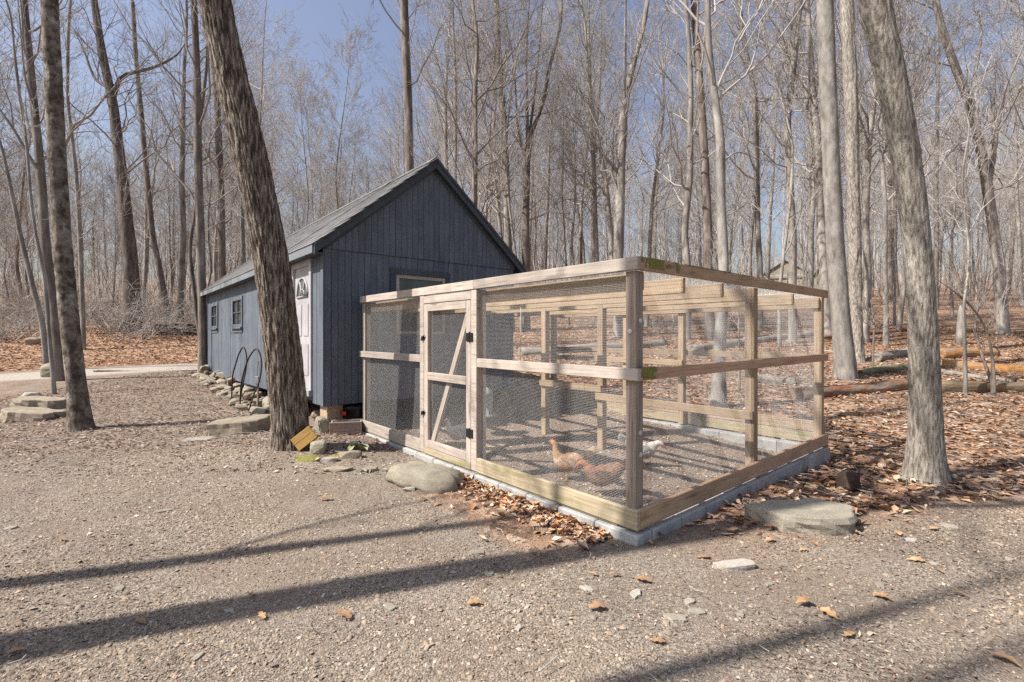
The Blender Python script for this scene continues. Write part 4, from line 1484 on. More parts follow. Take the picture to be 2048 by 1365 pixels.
# brush pile on the left bank
bpile = empty("brush_pile", G(372, 668))
tag(bpile, "dark heap of old branches on the leaf bank", "brush pile")
rp = random.Random(8)
for i in range(34):
    L = rp.uniform(0.8, 1.9); a = rp.uniform(-0.35, 0.35)
    c = Vector((rp.uniform(-0.9, 0.9), rp.uniform(-0.4, 0.4), rp.uniform(0.05, 0.5)))
    d = Vector((math.cos(a), math.sin(a), rp.uniform(-0.15, 0.15))) * L / 2
    pts = [tuple(c - d), tuple(c + Vector((0, 0, rp.uniform(-0.05, 0.05)))), tuple(c + d)]
    Vt, Ft = tube1(smooth_path(pts, 6), [rp.uniform(0.02, 0.06)] * 6, 6)
    obj("branch", np_mesh("branch", Vt, Ft, M['bark_far_b']), bpile)
# broken snag
sp0 = G(1922, 690)
nz_ = np.array([(0, 0, -0.1), (0, 0, 0.4), (0.02, 0, 0.9), (0.03, 0, 1.2), (0.0, 0, 1.32), (-0.02, 0, 1.45)])
Vt, Ft = tube1(nz_, [0.17, 0.14, 0.13, 0.11, 0.06, 0.01], 9)
tag(obj("broken_snag", np_mesh("broken_snag", Vt, Ft, M['bark_smooth']), None, sp0), "pale broken tree snag standing above the hollow log", "snag")

# ------------------------------------------------------------------ trees
def unit(v):
    return v / (np.linalg.norm(v, axis=-1, keepdims=True) + 1e-9)


def grow(rng, P0, D0, L, R0, n, bend, upc, taper=0.85):
    B = len(P0)
    t_ = np.linspace(0, 1, n)[None, :, None]
    up = np.array([0, 0, 1.0])
    P = P0[:, None, :] + D0[:, None, :] * t_ * L[:, None, None] + up * (t_ ** 2) * (L * upc)[:, None, None]
    nzv = np.cumsum(rng.randn(B, n, 3), axis=1) * (L * bend / n ** 0.5)[:, None, None]
    nzv -= nzv[:, :1]
    P = P + nzv
    Rr = R0[:, None] * (1 - taper * t_[:, :, 0])
    return P, Rr


def children(rng, P, Rr, L, C, tmin, ang, lf, rf, tmax=1.0):
    B, n, _ = P.shape
    pi = np.repeat(np.arange(B), C)
    tt = rng.uniform(tmin, tmax, len(pi))
    s = tt * (n - 1)
    i = np.clip(s.astype(int), 0, n - 2); f = (s - i)[:, None]
    p = P[pi, i] * (1 - f) + P[pi, i + 1] * f
    tg = unit(P[pi, i + 1] - P[pi, i])
    rr_ = Rr[pi, i]
    rnd = unit(rng.randn(len(pi), 3))
    perp = unit(rnd - tg * np.sum(rnd * tg, 1, keepdims=True))
    a = rng.uniform(ang[0], ang[1], len(pi))[:, None]
    d = unit(tg * np.cos(a) + perp * np.sin(a))
    l = L[pi] * rng.uniform(lf[0], lf[1], len(pi)) * (1.15 - 0.6 * tt)
    r = np.minimum(rr_ * rf, l * 0.010 + 0.003)
    return p, d, l, r


def crown_vf(seed, ax, ar, z0, nl, lmax, c2=6, c3=5, c4=3, rmin=0.004, upc=0.35, thick=1.0, bias=None):
    rng = np.random.RandomState(seed)
    ax = np.asarray(ax, float); ar = np.asarray(ar, float)
    zt = ax[-1, 2]
    zz = z0 + (zt - z0) * rng.uniform(0, 1, nl) ** 0.9
    P0 = np.stack([np.interp(zz, ax[:, 2], ax[:, k]) for k in range(3)], 1)
    r0 = np.interp(zz, ax[:, 2], ar)
    az = rng.uniform(0, 2 * math.pi, nl)
    el = rng.uniform(0.35, 1.2, nl)
    D = np.stack([np.cos(az) * np.cos(el), np.sin(az) * np.cos(el), np.sin(el)], 1)
    rel = (zz - z0) / max(zt - z0, 0.1)
    L = lmax * (1.0 - 0.65 * rel) * rng.uniform(0.55, 1.1, nl)
    R0 = np.minimum(r0 * rng.uniform(0.22, 0.5, nl), L * 0.0095 + 0.006) * thick
    parts = []
    P1, R1 = grow(rng, P0, D, L, R0, 8, 0.075, upc)
    parts.append(tubes(P1, np.maximum(R1, rmin), 5))
    p, d, l, r = children(rng, P1, R1, L, c2, 0.2, (0.35, 0.85), (0.35, 0.7), 0.7)
    P2, R2 = grow(rng, p, d, l, r, 6, 0.13, 0.22)
    parts.append(tubes(P2, np.maximum(R2, rmin), 4))
    if c3:
        p, d, l, r = children(rng, P2, R2, l, c3, 0.15, (0.35, 0.85), (0.35, 0.7), 0.7)
        P3, R3 = grow(rng, p, d, l, r, 4, 0.14, 0.15)
        parts.append(tubes(P3, np.maximum(R3, rmin * 0.9), 3))
        if c4:
            p, d, l, r = children(rng, P3, R3, l, c4, 0.2, (0.35, 0.9), (0.4, 0.75), 0.7)
            P4, R4 = grow(rng, p, d, l, r, 3, 0.12, 0.1)
            parts.append(tubes(P4, np.maximum(R4, rmin * 0.75), 3))
    # trunk leader twigs
    return join_parts(parts)


def trunk_vf(ax, ar, k=10, flare=0.35, amp=0.0, seed=0, fr=(6, 0.8), ridged=True, fl_h=0.25, amp2=0.0):
    ax = np.asarray(ax, float); ar = np.asarray(ar, float).copy()
    z_ = ax[:, 2] - ax[0, 2]
    ar = ar * (1 + flare * np.exp(-np.maximum(z_, 0) / fl_h))
    n = len(ax)
    ang = np.arange(k) / k * 2 * math.pi
    ca, sa = np.cos(ang)[None], np.sin(ang)[None]
    zz = z_[:, None] + 0 * ca
    rr_ = ar[:, None] + 0 * ca
    # lobed root flare
    rr_ = rr_ * (1 + 0.22 * np.exp(-zz / (fl_h * 0.9)) * (vnoise(ca * 2.2 + seed, sa * 2.2 + 0 * zz, 0.3 + 0 * zz) - 0.4) * 2)
    if amp > 0:
        a = fbm(ca * fr[0] * rr_ + seed, sa * fr[0] * rr_, zz * fr[1], 3)
        if ridged:
            a = np.exp(-((a - 0.5) / 0.07) ** 2)
            b = vnoise(ca * fr[0] * 1.9 * rr_ + seed + 40, sa * fr[0] * 1.9 * rr_, zz * fr[1] * 2.2)
            b2 = vnoise(ca * fr[0] * 0.35 * rr_ + seed + 80, sa * fr[0] * 0.35 * rr_, zz * 0.8)
            rr_ = rr_ - amp * a * 1.0 + amp * 1.5 * (b - 0.5) + amp * 0.8 * (b2 - 0.5)
        else:
            rr_ = rr_ + amp * (a - 0.5) * 2
    if amp2 > 0:
        rr_ = rr_ * (1 + amp2 * (fbm(ca * 1.2 + seed, sa * 1.2, zz * 0.9, 3) - 0.5) * 2)
    Vv = np.stack([ax[:, None, 0] + rr_ * ca, ax[:, None, 1] + rr_ * sa, ax[:, None, 2] + 0 * rr_], -1)
    ix = np.arange(n * k).reshape(n, k)
    Fq = np.stack([ix[:-1], np.roll(ix[:-1], -1, 1), np.roll(ix[1:], -1, 1), ix[1:]], -1).reshape(-1, 4)
    return Vv.reshape(-1, 3), Fq


def make_tree(base, ax, ar, bark, twig, label, crown_kw, trunk_kw, name="bare_tree", group=None, forks=()):
    """ax relative to base"""
    root = empty(name, base)
    Vt, Ft = trunk_vf(ax, ar, **trunk_kw)
    parts = [(Vt, Ft)]
    for pts, r0, r1 in forks:
        q = smooth_path(pts, 14)
        parts.append(tubes(q[None], np.linspace(r0, r1, 14)[None], 8))
    Vt, Ft = join_parts(parts)
    obj("trunk", np_mesh("trunk", Vt, Ft, bark, smooth=True), root)
    if crown_kw:
        cp = [crown_vf(ax=ax, ar=ar, **crown_kw)]
        for i, (pts, r0, r1) in enumerate(forks):
            q = smooth_path(pts, 14)
            if q[-1, 2] > q[3, 2] + 0.3:
                kw = dict(crown_kw); kw.update(seed=crown_kw['seed'] + 50 + i, z0=float(q[3, 2]), nl=max(4, crown_kw['nl'] // 3), lmax=crown_kw['lmax'] * 0.55)
                o_ = np.argsort(q[:, 2])
                cp.append(crown_vf(ax=q[o_], ar=np.linspace(r0, r1, 14), **kw))
        Vc_, Fc_ = join_parts(cp)
        obj("crown", np_mesh("crown", Vc_, Fc_, twig), root)
    tag(root, label, "tree", group)
    return root


def dense_axis(pts, rads, step):
    """pts relative; resample by height; rads list of (z,r)"""
    p = np.asarray(sorted(pts, key=lambda v_: v_[2]), float)
    z0_, z1_ = p[0, 2], p[-1, 2]
    zf = np.arange(z0_, z1_ + 0.05, 0.05)
    xy = np.stack([np.interp(zf, p[:, 2], p[:, k_]) for k_ in (0, 1)], 1)
    wn = 19
    pad = np.concatenate([2 * xy[:1] - xy[wn:0:-1], xy, 2 * xy[-1:] - xy[-2:-wn - 2:-1]])
    ker = np.hanning(2 * wn + 1); ker /= ker.sum()
    xy = np.stack([np.convolve(pad[:, k_], ker, 'valid') for k_ in (0, 1)], 1)
    zs_ = np.concatenate([np.arange(z0_, min(7.4, z1_), step), np.arange(7.4, z1_, max(0.25, step))]) if step < 0.2 and z1_ > 8 else np.arange(z0_, z1_, step)
    zs_ = np.append(zs_, z1_)
    q = np.stack([np.interp(zs_, zf, xy[:, 0]), np.interp(zs_, zf, xy[:, 1]), zs_], 1)
    r = np.interp(q[:, 2], [a for a, _ in rads], [b for _, b in rads])
    return q, r


# --- the three near trunks
def near_tree(bpx, bpy_, Yc, pix, wid, lean, H, bark, twig, label, trunk_kw, crown_kw, step, name="bare_tree", zb=None, tw=None):
    """pix: [(px,py)] along the axis from the ground up; lean: metres towards -Y per metre of height"""
    x0 = (bpx - CX) / F_PX * Yc
    zb = hz(x0, Yc)
    pts, rads = [(0, 0, -0.12)], []
    for (px, py), w in zip(pix, wid):
        # solve depth on the leaning axis
        Y = Yc
        for _ in range(30):
            z = CAM_Z + (HY - py) / F_PX * Y
            Y = Yc - lean * max(0, z - zb)
        X = (px - CX) / F_PX * Y
        pts.append((X - x0, Y - Yc, z - zb))
        rads.append((z - zb, w / F_PX * Y / 2 * math.cos(math.atan((px - CX) / F_PX)) * 0.97))
    pts = sorted(pts, key=lambda q: q[2])
    a, b = np.array(pts[-2]), np.array(pts[-1])
    d = (b - a) / (b[2] - a[2])
    ztop = pts[-1][2]
    rt = rads[-1][1]
    for f in (0.5, 1.0):
        zz = ztop + (H - ztop) * f
        pts.append(tuple(b + d * (zz - ztop) * (0.8 if f < 1 else 0.65) + np.array([0, 0, 0.0]) * 0) if False else (b[0] + d[0] * (zz - ztop) * 0.5, b[1] + d[1] * (zz - ztop) * 0.5, zz))
        rads.append((zz, rt * (0.62 if f < 1 else 0.2)))
    rads = [(-0.2, rads[0][1])] + rads
    ax, ar = dense_axis(pts, rads, step)
    return make_tree((x0, Yc, zb), ax, ar, bark, twig, label, crown_kw, trunk_kw, name)


near_tree(585, 885, 5.95, [(583, 860), (570, 740), (554, 600), (540, 500), (505, 330), (462, 150), (427, 0)], [76, 78, 77, 76, 75, 74, 72], 0.13, 17,
          M['bark_brown'], M['twig_b'], "thick leaning tree with furrowed brown bark before the shed",
          dict(k=200, flare=0.26, amp=0.012, seed=3, fr=(32, 4.0), fl_h=0.26), dict(seed=5, z0=8.5, nl=10, lmax=4.5, c2=5, c3=3, c4=0, thick=1.6), 0.035)
near_tree(162, 862, 7.35, [(160, 840), (152, 760), (138, 640), (127, 520), (118, 380), (108, 190), (99, 0)], [48, 44, 43, 42, 41, 40, 38], 0.0, 17,
          M['bark_dark'], M['twig_b'], "dark blotchy trunk with pale lichen side standing alone on the dirt",
          dict(k=90, flare=0.55, amp=0.008, seed=8, fr=(18, 5), fl_h=0.22, ridged=False, amp2=0.04), dict(seed=15, z0=8.5, nl=8, lmax=3.6, c2=4, c3=3, c4=0), 0.045)
near_tree(1850, 955, 5.15, [(1851, 925), (1851, 800), (1845, 650), (1836, 500), (1816, 330), (1784, 160), (1745, 0)], [78, 71, 65, 61, 64, 67, 69], 0.08, 17,
          M['bark_grey'], M['twig_a'], "thick grey leaning tree standing right of the run",
          dict(k=170, flare=0.55, amp=0.005, seed=12, fr=(36, 4.5), fl_h=0.24), dict(seed=25, z0=7.5, nl=16, lmax=5.5, c2=6, c3=4, c4=0), 0.035)
near_tree(1693, 772, 11.6, [(1692, 745), (1682, 640), (1670, 490), (1661, 300), (1655, 150), (1650, 0)], [45, 42, 39, 38, 37, 36], 0.0, 20,
          M['bark_smooth'], M['twig_a'], "tall smooth grey trunk behind the rotting red log",
          dict(k=48, flare=0.22, amp=0.01, seed=22, fr=(8, 1.2), ridged=False, amp2=0.03, fl_h=0.5), dict(seed=27, z0=11, nl=16, lmax=5.5, c2=6, c3=4, c4=2), 0.08)
near_tree(1716, 738, 14.2, [(1715, 715), (1711, 600), (1708, 450), (1704, 250), (1698, 100), (1692, 0)], [28, 28, 29, 30, 30, 30], 0.0, 21,
          M['bark_grey'], M['twig_a'], "furrowed grey trunk close behind the smooth grey trunk",
          dict(k=40, flare=0.3, amp=0.02, seed=23, fr=(9, 0.8), fl_h=0.4), dict(seed=28, z0=11, nl=16, lmax=5.5, c2=6, c3=4, c4=2), 0.08)


def mid_tree(bpx, bpy_, pix, wid, H, bark, twig, label, z0, nl, lmax, seed, forks=(), Y=None, c4=1, group=None, name="bare_tree", rmin=0.0035):
    p = G(bpx, bpy_)
    Yc = p.y if Y is None else Y
    x0 = (bpx - CX) / F_PX * Yc
    zb = hz(x0, Yc)
    pts, rads = [(0, 0, -0.15)], []
    conv = lambda q: ((q[0] - CX) / F_PX * Yc - x0, 0.0, CAM_Z + (HY - q[1]) / F_PX * Yc - zb)
    for q, w in zip(pix, wid):
        c = conv(q)
        pts.append(c); rads.append((c[2], w / F_PX * Yc / 2 * math.cos(math.atan((q[0] - CX) / F_PX))))
    rg = random.Random(seed)
    for i in range(1, len(pts)):
        pts[i] = (pts[i][0], pts[i][1] + rg.uniform(-0.15, 0.15) * min(1, pts[i][2] / 4), pts[i][2])
    b = pts[-1]; a = pts[-2]
    if H > b[2] + 0.5:
        dx = (b[0] - a[0]) / (b[2] - a[2])
        for f in (0.5, 1.0):
            zz = b[2] + (H - b[2]) * f
            pts.append((b[0] + dx * (zz - b[2]) * 0.5 + rg.uniform(-0.3, 0.3), b[1] + rg.uniform(-0.4, 0.4), zz))
            rads.append((zz, rads[-1][1] * (0.6 if f < 1 else 0.3)))
    rads = [(-0.3, rads[0][1])] + rads
    ax, ar = dense_axis(pts, rads, 0.22)
    fk = []
    for fp, w0, w1 in forks:
        q = [conv(v) for v in fp]
        q = [(v[0], v[1] + 0.25 * i * (1 if seed % 2 else -1), v[2]) for i, v in enumerate(q)]
        fk.append((q, w0 / F_PX * Yc / 2 * 0.85, w1 / F_PX * Yc / 2 * 0.35))
    return make_tree((x0, Yc, zb), ax, ar, bark, twig, label,
                     dict(seed=seed, z0=z0, nl=max(8, int(nl * 0.85)), lmax=lmax, c2=5, c3=4, c4=c4, rmin=rmin),
                     dict(k=14, flare=0.25, amp=0.012, seed=seed, fr=(7, 0.9), ridged=False, fl_h=0.35, amp2=0.03), name, group, fk)


BA, BB, TA, TB = M['bark_far_a'], M['bark_far_b'], M['twig_a'], M['twig_b']
BS = M['bark_smooth']
mid_tree(268, 664, [(266, 620), (262, 500), (245, 340), (222, 205), (204, 110), (186, 0)], [40, 31, 25, 22, 19, 16], 19, BB, TB,
         "broad dark trunk with a forking limb on the leaf bank", 4.5, 26, 5.5, 41, forks=[([(222, 215), (235, 150), (290, 125), (330, 95), (345, 60)], 12, 4), ([(215, 175), (180, 150), (150, 90), (120, 40)], 8, 3)])
mid_tree(336, 654, [(333, 620), (322, 540), (306, 470), (296, 360), (282, 240), (270, 110), (262, 0)], [16, 14, 13, 12, 11, 10, 9], 17, BB, TB,
         "slim dark tree on the bank beside the brush heap", 4.0, 22, 4.2, 42)
mid_tree(119, 762, [(117, 730), (108, 620), (98, 500), (84, 360), (62, 190), (42, 0)], [25, 22, 22, 20, 18, 15], 17, BB, TB,
         "medium brown tree leaning left behind the lone dark trunk", 5.0, 20, 4.5, 43)
mid_tree(109, 789, [(106, 750), (96, 650), (85, 560), (72, 430), (62, 300), (45, 150), (30, 0)], [10, 9, 9, 8, 7, 6, 4], 10, BA, TA,
         "thin pale sapling stem among the left tree group", 3.0, 16, 2.6, 44)
mid_tree(95, 742, [(92, 700), (84, 640), (70, 570), (50, 500), (30, 380), (10, 280)], [14, 13, 12, 11, 9, 7], 9, BA, TA,
         "thin stem curving away left beside the path", 3.2, 16, 3.0, 45)
mid_tree(166, 700, [(166, 660), (164, 560), (157, 440), (146, 330), (138, 200), (136, 60), (140, 0)], [11, 10, 10, 9, 8, 7, 6], 13, BA, TA,
         "thin grey sapling close right of the lone dark trunk", 3.2, 20, 3.2, 46)
mid_tree(408, 746, [(407, 715), (405, 600), (402, 480), (398, 330), (394, 150), (389, 0)], [21, 18, 18, 17, 16, 14], 18, BB, TB,
         "straight brown tree standing at the shed's far corner", 4.5, 20, 4.2, 47)
mid_tree(407, 738, [(404, 700), (394, 620), (384, 560), (380, 500), (392, 380), (402, 260), (412, 120), (418, 0)], [10, 10, 9, 8, 8, 7, 7, 6], 13, BB, TB,
         "thin bowed stem twined beside the tree at the shed corner", 4.0, 14, 3.0, 48, Y=15.4)
mid_tree(446, 660, [(446, 560), (443, 420), (441, 300), (430, 170), (420, 60)], [16, 15, 15, 13, 11], 19, BB, TB,
         "brown tree rising behind the far end of the shed roof", 4.5, 24, 4.5, 49)
mid_tree(818, 620, [(819, 500), (819, 320), (816, 200), (811, 80), (808, 0)], [20, 18, 17, 17, 16], 22, BB, TA,
         "straight dark trunk rising behind the shed ridge", 9, 18, 5.0, 50, Y=21)
mid_tree(1022, 640, [(1021, 560), (1016, 480), (1011, 300), (1001, 150), (994, 40), (992, 0)], [15, 14, 13, 11, 10, 9], 20, BA, TA,
         "pale slender tree just right of the shed gable", 5.0, 26, 5.0, 51, Y=22, forks=[([(1011, 240), (985, 215), (940, 170), (890, 120), (835, 60)], 6, 2), ([(1010, 235), (1050, 228), (1100, 215), (1150, 190)], 6, 2)])
mid_tree(1052, 640, [(1052, 560), (1051, 480), (1053, 330), (1060, 270), (1085, 210), (1100, 130), (1122, 50)], [16, 15, 14, 12, 8, 7, 5], 19, BB, TA,
         "brown tree with a wide V fork right of the gable", 4.5, 24, 4.5, 52, Y=22, forks=[([(1055, 300), (1054, 220), (1052, 120), (1058, 20)], 9, 5), ([(1056, 290), (1068, 200), (1078, 100), (1085, 0)], 7, 4), ([(1052, 325), (1035, 250), (1028, 150), (1010, 40)], 7, 4)])
mid_tree(1194, 640, [(1194, 540), (1191, 430), (1187, 330), (1183, 240), (1180, 150)], [10, 10, 9, 8, 7], 18, BA, TA,
         "narrow brown pole tree above the run's front rail", 4.5, 24, 4.0, 53, Y=24)
mid_tree(1236, 640, [(1237, 540), (1238, 430), (1242, 330), (1249, 205), (1262, 150), (1286, 60), (1296, 0)], [21, 20, 18, 17, 12, 9, 8], 21, BA, TA,
         "pale grey tree splitting into two high leaders", 5.5, 26, 5.0, 54, Y=20, forks=[([(1248, 215), (1247, 150), (1245, 60), (1244, 0)], 10, 7), ([(1240, 350), (1210, 320), (1160, 265), (1110, 240)], 9, 3)])
mid_tree(1375, 620, [(1374, 540), (1371, 460), (1378, 360), (1382, 250), (1384, 180), (1380, 90), (1370, 0)], [14, 14, 13, 12, 11, 10, 9], 20, BA, TA,
         "wavy pale trunk above the mossy end of the top rail", 5.0, 26, 4.8, 55, Y=19)
mid_tree(1420, 640, [(1419, 560), (1416, 460), (1411, 360), (1406, 260), (1398, 120), (1390, 0)], [20, 19, 18, 17, 15, 13], 22, BB, TA,
         "brown trunk close left of the pale smooth birch-like tree", 6.0, 24, 5.0, 56, Y=19)
mid_tree(1436, 816, [(1437, 780), (1438, 700), (1443, 600), (1448, 500), (1446, 400), (1440, 280), (1428, 140), (1415, 0)], [29, 25, 23, 22, 21, 18, 15, 12], 14, BS, TA,
         "pale smooth tree standing just behind the run", 4.8, 22, 3.6, 57, forks=[([(1443, 330), (1475, 300), (1510, 285), (1560, 290), (1620, 285)], 5, 1.5)])
mid_tree(1585, 690, [(1585, 600), (1583, 480), (1580, 360), (1578, 240), (1585, 120), (1600, 0)], [18, 17, 16, 15, 13, 11], 20, BA, TA,
         "grey trunk before the distant house", 6.0, 24, 4.5, 58, Y=18)
mid_tree(1520, 660, [(1520, 560), (1518, 450), (1516, 330), (1508, 200), (1490, 80), (1478, 0)], [13, 12, 12, 11, 10, 9], 19, BA, TA,
         "slim grey tree left of the distant house", 5.0, 24, 4.2, 59, Y=22)
mid_tree(1772, 692, [(1772, 640), (1770, 540), (1768, 420), (1766, 300), (1762, 150)], [12, 11, 10, 9, 8], 17, BS, TA,
         "thin pale trunk between the grey trees and thick leaning tree", 5.0, 22, 3.8, 60)
mid_tree(2005, 668, [(2003, 640), (2000, 540), (1993, 470), (1965, 330), (1942, 220), (1915, 140), (1887, 70), (1868, 0)], [30, 27, 25, 23, 22, 19, 17, 15], 22, BA, TA,
         "big pale tree leaning left at the far right woods", 6.0, 30, 6.0, 61, forks=[([(1975, 380), (2000, 300), (2010, 200), (2030, 80)], 12, 6), ([(1942, 225), (1960, 150), (1985, 60), (1990, 0)], 10, 6)])
mid_tree(1931, 790, [(1931, 760), (1929, 690), (1927, 620), (1934, 560), (1938, 480), (1932, 380), (1925, 300)], [8, 8, 7, 7, 6, 5, 4], 6.2, BA, TA,
         "thin pale sapling before the brown log", 2.3, 12, 2.4, 62, rmin=0.004)
mid_tree(1986, 789, [(1986, 765), (1988, 720), (1984, 690), (1972, 650), (1950, 610), (1920, 590)], [9, 8, 7, 6, 5, 4], 2.6, BB, TB,
         "low forked sapling with crooked stems at the right", 0.9, 10, 2.2, 63, forks=[([(1992, 789), (1999, 745), (2004, 690), (2020, 650), (2048, 620), (2080, 600)], 8, 4)], rmin=0.004)
mid_tree(1745, 745, [(1746, 700), (1748, 660), (1752, 630), (1745, 600)], [5, 4, 4, 3], 2.2, BB, TB,
         "small twiggy sapling between the grey trunks and leaning tree", 0.6, 9, 1.2, 64, rmin=0.004)
mid_tree(1478, 780, [(1479, 720), (1476, 660), (1480, 600), (1478, 560)], [5, 4, 4, 3], 4.2, BA, TA,
         "thin crooked sapling just behind the run's back mesh", 1.2, 10, 1.6, 65, rmin=0.004)

# --- trees left of the camera, out of the frame: their shadows cross the gravel
def shade_tree(x, y, r, H, z0, seed, label, lean=(0, 0), nl=14, thick=1.0, c3=2):
    zb = hz(x, y)
    pts = [(0, 0, -0.1), (0.0 + lean[0] * 2, lean[1] * 2, 2), (lean[0] * 6, lean[1] * 6, 6), (lean[0] * 10 + 0.1, lean[1] * 10, 10), (lean[0] * 14, lean[1] * 14, H)]
    ax, ar = dense_axis(pts, [(-0.2, r), (6, r * 0.85), (10, r * 0.66), (H, r * 0.2)], 0.25)
    return make_tree((x, y, zb), ax, ar, BB, TB, label, dict(seed=seed, z0=z0, nl=nl, lmax=4.0, c2=4, c3=c3, c4=0, thick=thick),
                     dict(k=14, flare=0.25, amp=0.012, seed=seed, fr=(7, 0.9), ridged=False, fl_h=0.35, amp2=0.03))


shade_tree(-6.05, 1.00, 0.165, 17, 9.0, 71, "straight tree left of the yard casting the broad gravel shadow", (0, 0), 14, 2.6, 3)
shade_tree(-7.2, 1.42, 0.085, 10.5, 5.2, 72, "slender tree left of the yard casting the narrower gravel shadow", (0.02, 0.0), 7, 1.1)
shade_tree(-6.6, -0.45, 0.075, 12, 10.5, 73, "slender tree behind the camera's left casting the lower shadow", (0.0, 0.0), 4)
shade_tree(-7.5, -1.22, 0.085, 14, 12.0, 74, "tree far behind left whose shadow crosses the lower right gravel", (0.0, 0.0), 4)

# --- the background woods: copies of a few kinds
def proto_axis(seed, H, r, bow):
    rg = random.Random(seed)
    pts = [(0, 0, -0.4)]
    x = y = 0.0
    for z in np.linspace(2, H, 8):
        x += rg.uniform(-bow, bow); y += rg.uniform(-bow, bow)
        pts.append((x, y, float(z)))
    return dense_axis(pts, [(-0.4, r), (H * 0.4, r * 0.75), (H * 0.75, r * 0.4), (H, r * 0.08)], 0.5)


KINDS = []
spec = [  # H, r, bow, z0, nl, lmax, bark, twig, label
    (22, 0.17, 0.22, 6.5, 42, 5.5, BA, TA, "tall pale grey tree"),
    (20, 0.13, 0.30, 5.5, 40, 5.0, BA, TA, "slender winding pale tree"),
    (23, 0.20, 0.18, 8.0, 42, 6.0, BB, TA, "stout brown-barked tree"),
    (18, 0.095, 0.25, 4.5, 42, 4.2, BA, TA, "thin grey pole tree"),
    (19, 0.115, 0.35, 4.0, 42, 4.5, BB, TB, "dark thin crooked tree"),
    (24, 0.165, 0.15, 9.0, 42, 6.0, BS, TA, "smooth light grey straight tree"),
    (14, 0.06, 0.25, 2.8, 42, 3.2, BA, TA, "small thin understory tree"),
]
for i, (H, r, bow, z0, nl, lmax, bk, tw, lab) in enumerate(spec):
    ax, ar = proto_axis(300 + i, H, r, bow)
    Vt, Ft = trunk_vf(ax, ar, k=9, flare=0.35, seed=i, fl_h=0.4, amp2=0.05)
    tm = np_mesh("trunk", Vt, Ft, bk, smooth=True)
    Vc_, Fc_ = crown_vf(400 + i, ax, ar, z0, nl, lmax * 1.05, 7, 4, 2, rmin=0.0048, upc=0.45)
    cm = np_mesh("crown", Vc_, Fc_, tw)
    KINDS.append((tm, cm, lab))

rt = random.Random(77)
taken = []
TN = 0
GRP = ["pale grey trees of the background woods", "winding slender trees of the background woods", "stout brown trees of the background woods",
       "thin pole trees of the background woods", "dark crooked trees of the background woods", "smooth straight trees of the background woods", "small understory trees of the background woods"]
HOUSE = at(1580, 560, 68)


def free(x, y):
    b, a = run_local(x, y)
    if -1.0 < b < RUN_B + 1.6 and -2 < a < RUN_A + 1:
        return False
    sb, sa = shed_local(x, y)
    if -3.5 < sb < SHED_W + 1.2 and -1.5 < sa < SHED_L + 1.0:
        return False
    if y < 13 and abs(x) < 16:
        return False
    g_, l_, p_, i_ = zones(np.array([x]), np.array([y]))
    if p_[0] > 0.05:
        return False
    if math.hypot(x - HOUSE.x, y - HOUSE.y) < 9:
        return False
    return True


tries = 0
while TN < 250 and tries < 9000:
    tries += 1
    Y = 15 + 65 * rt.random() ** 0.72
    X = rt.uniform(-1.18, 1.18) * Y
    if not free(X, Y):
        continue
    if X < -3 and Y < 19.5:
        continue
    dmin = 1.6 if Y < 30 else 1.8
    if any((X - a) ** 2 + (Y - b) ** 2 < dmin * dmin for a, b in taken):
        continue
    # keep the sight line to the far house a little open
    pxx = CX + X / Y * F_PX
    if 1535 < pxx < 1630 and 22 < Y < 68 and rt.random() < 0.2:
        continue
    taken.append((X, Y))
    k = rt.choices(range(7), [18, 20, 7, 24, 12 if X < 0 else 8, 10 if X > 0 else 4, 24])[0]
    if Y < 25 and k in (0, 2, 5) and rt.random() < 0.75:
        k = rt.choice((1, 3, 3, 6, 6))
    tm, cm, lab = KINDS[k]
    s = rt.uniform(0.8, 1.15)
    root = empty("bare_tree", (X, Y, hz(X, Y)), rt.uniform(0, 6.28))
    root.scale = (s * rt.uniform(0.85, 1.2), s * rt.uniform(0.85, 1.2), s)
    root.rotation_euler = (rt.gauss(0, 0.035), rt.gauss(0, 0.035), rt.uniform(0, 6.28))
    obj("trunk", tm, root); obj("crown", cm, root)
    sb_, sa_ = shed_local(X, Y)
    if pxx < 420:
        wh, gw_ = "beyond the left leaf bank", "left"
    elif pxx < 1010:
        wh, gw_ = "rising behind the shed roof", "shed"
    elif pxx < 1640:
        wh, gw_ = "upslope behind the run", "run"
    else:
        wh, gw_ = "on the right slope past the logs", "logs"
    dp = "at the woods' edge" if Y < 27 else ("deep in the woods" if Y > 48 else "within the woods")
    tag(root, lab + " " + dp + ", " + wh, "tree", GRP[k] + ", " + gw_ + ", " + dp)
    TN += 1

# --- far wood beyond, one mass
rg = np.random.RandomState(5)
nf = 420
Yf = rg.uniform(74, 150, nf); Xf = rg.uniform(-1.25, 1.25, nf) * Yf
Zf = hgt(Xf, Yf)
Hf = rg.uniform(15, 24, nf)
P0 = np.stack([Xf, Yf, Zf - 0.5], 1)
Dv = unit(np.stack([rg.randn(nf) * 0.05, rg.randn(nf) * 0.05, np.ones(nf)], 1))
P1, R1 = grow(rg, P0, Dv, Hf, rg.uniform(0.12, 0.25, nf), 6, 0.03, 0.0)
pp = [tubes(P1, R1, 4)]
p, d, l, r = children(rg, P1, R1, Hf, 18, 0.03, (0.3, 0.8), (0.12, 0.3), 0.5)
P2, R2 = grow(rg, p, d, l, np.maximum(r, 0.03), 4, 0.12, 0.4)
pp.append(tubes(P2, np.maximum(R2, 0.012), 3))
p, d, l, r = children(rg, P2, R2, l, 2, 0.2, (0.3, 0.9), (0.4, 0.7), 0.7)
P3, R3 = grow(rg, p, d, l, np.maximum(r, 0.015), 3, 0.12, 0.2)
pp.append(tubes(P3, np.maximum(R3, 0.010), 3))
nb_ = 2000
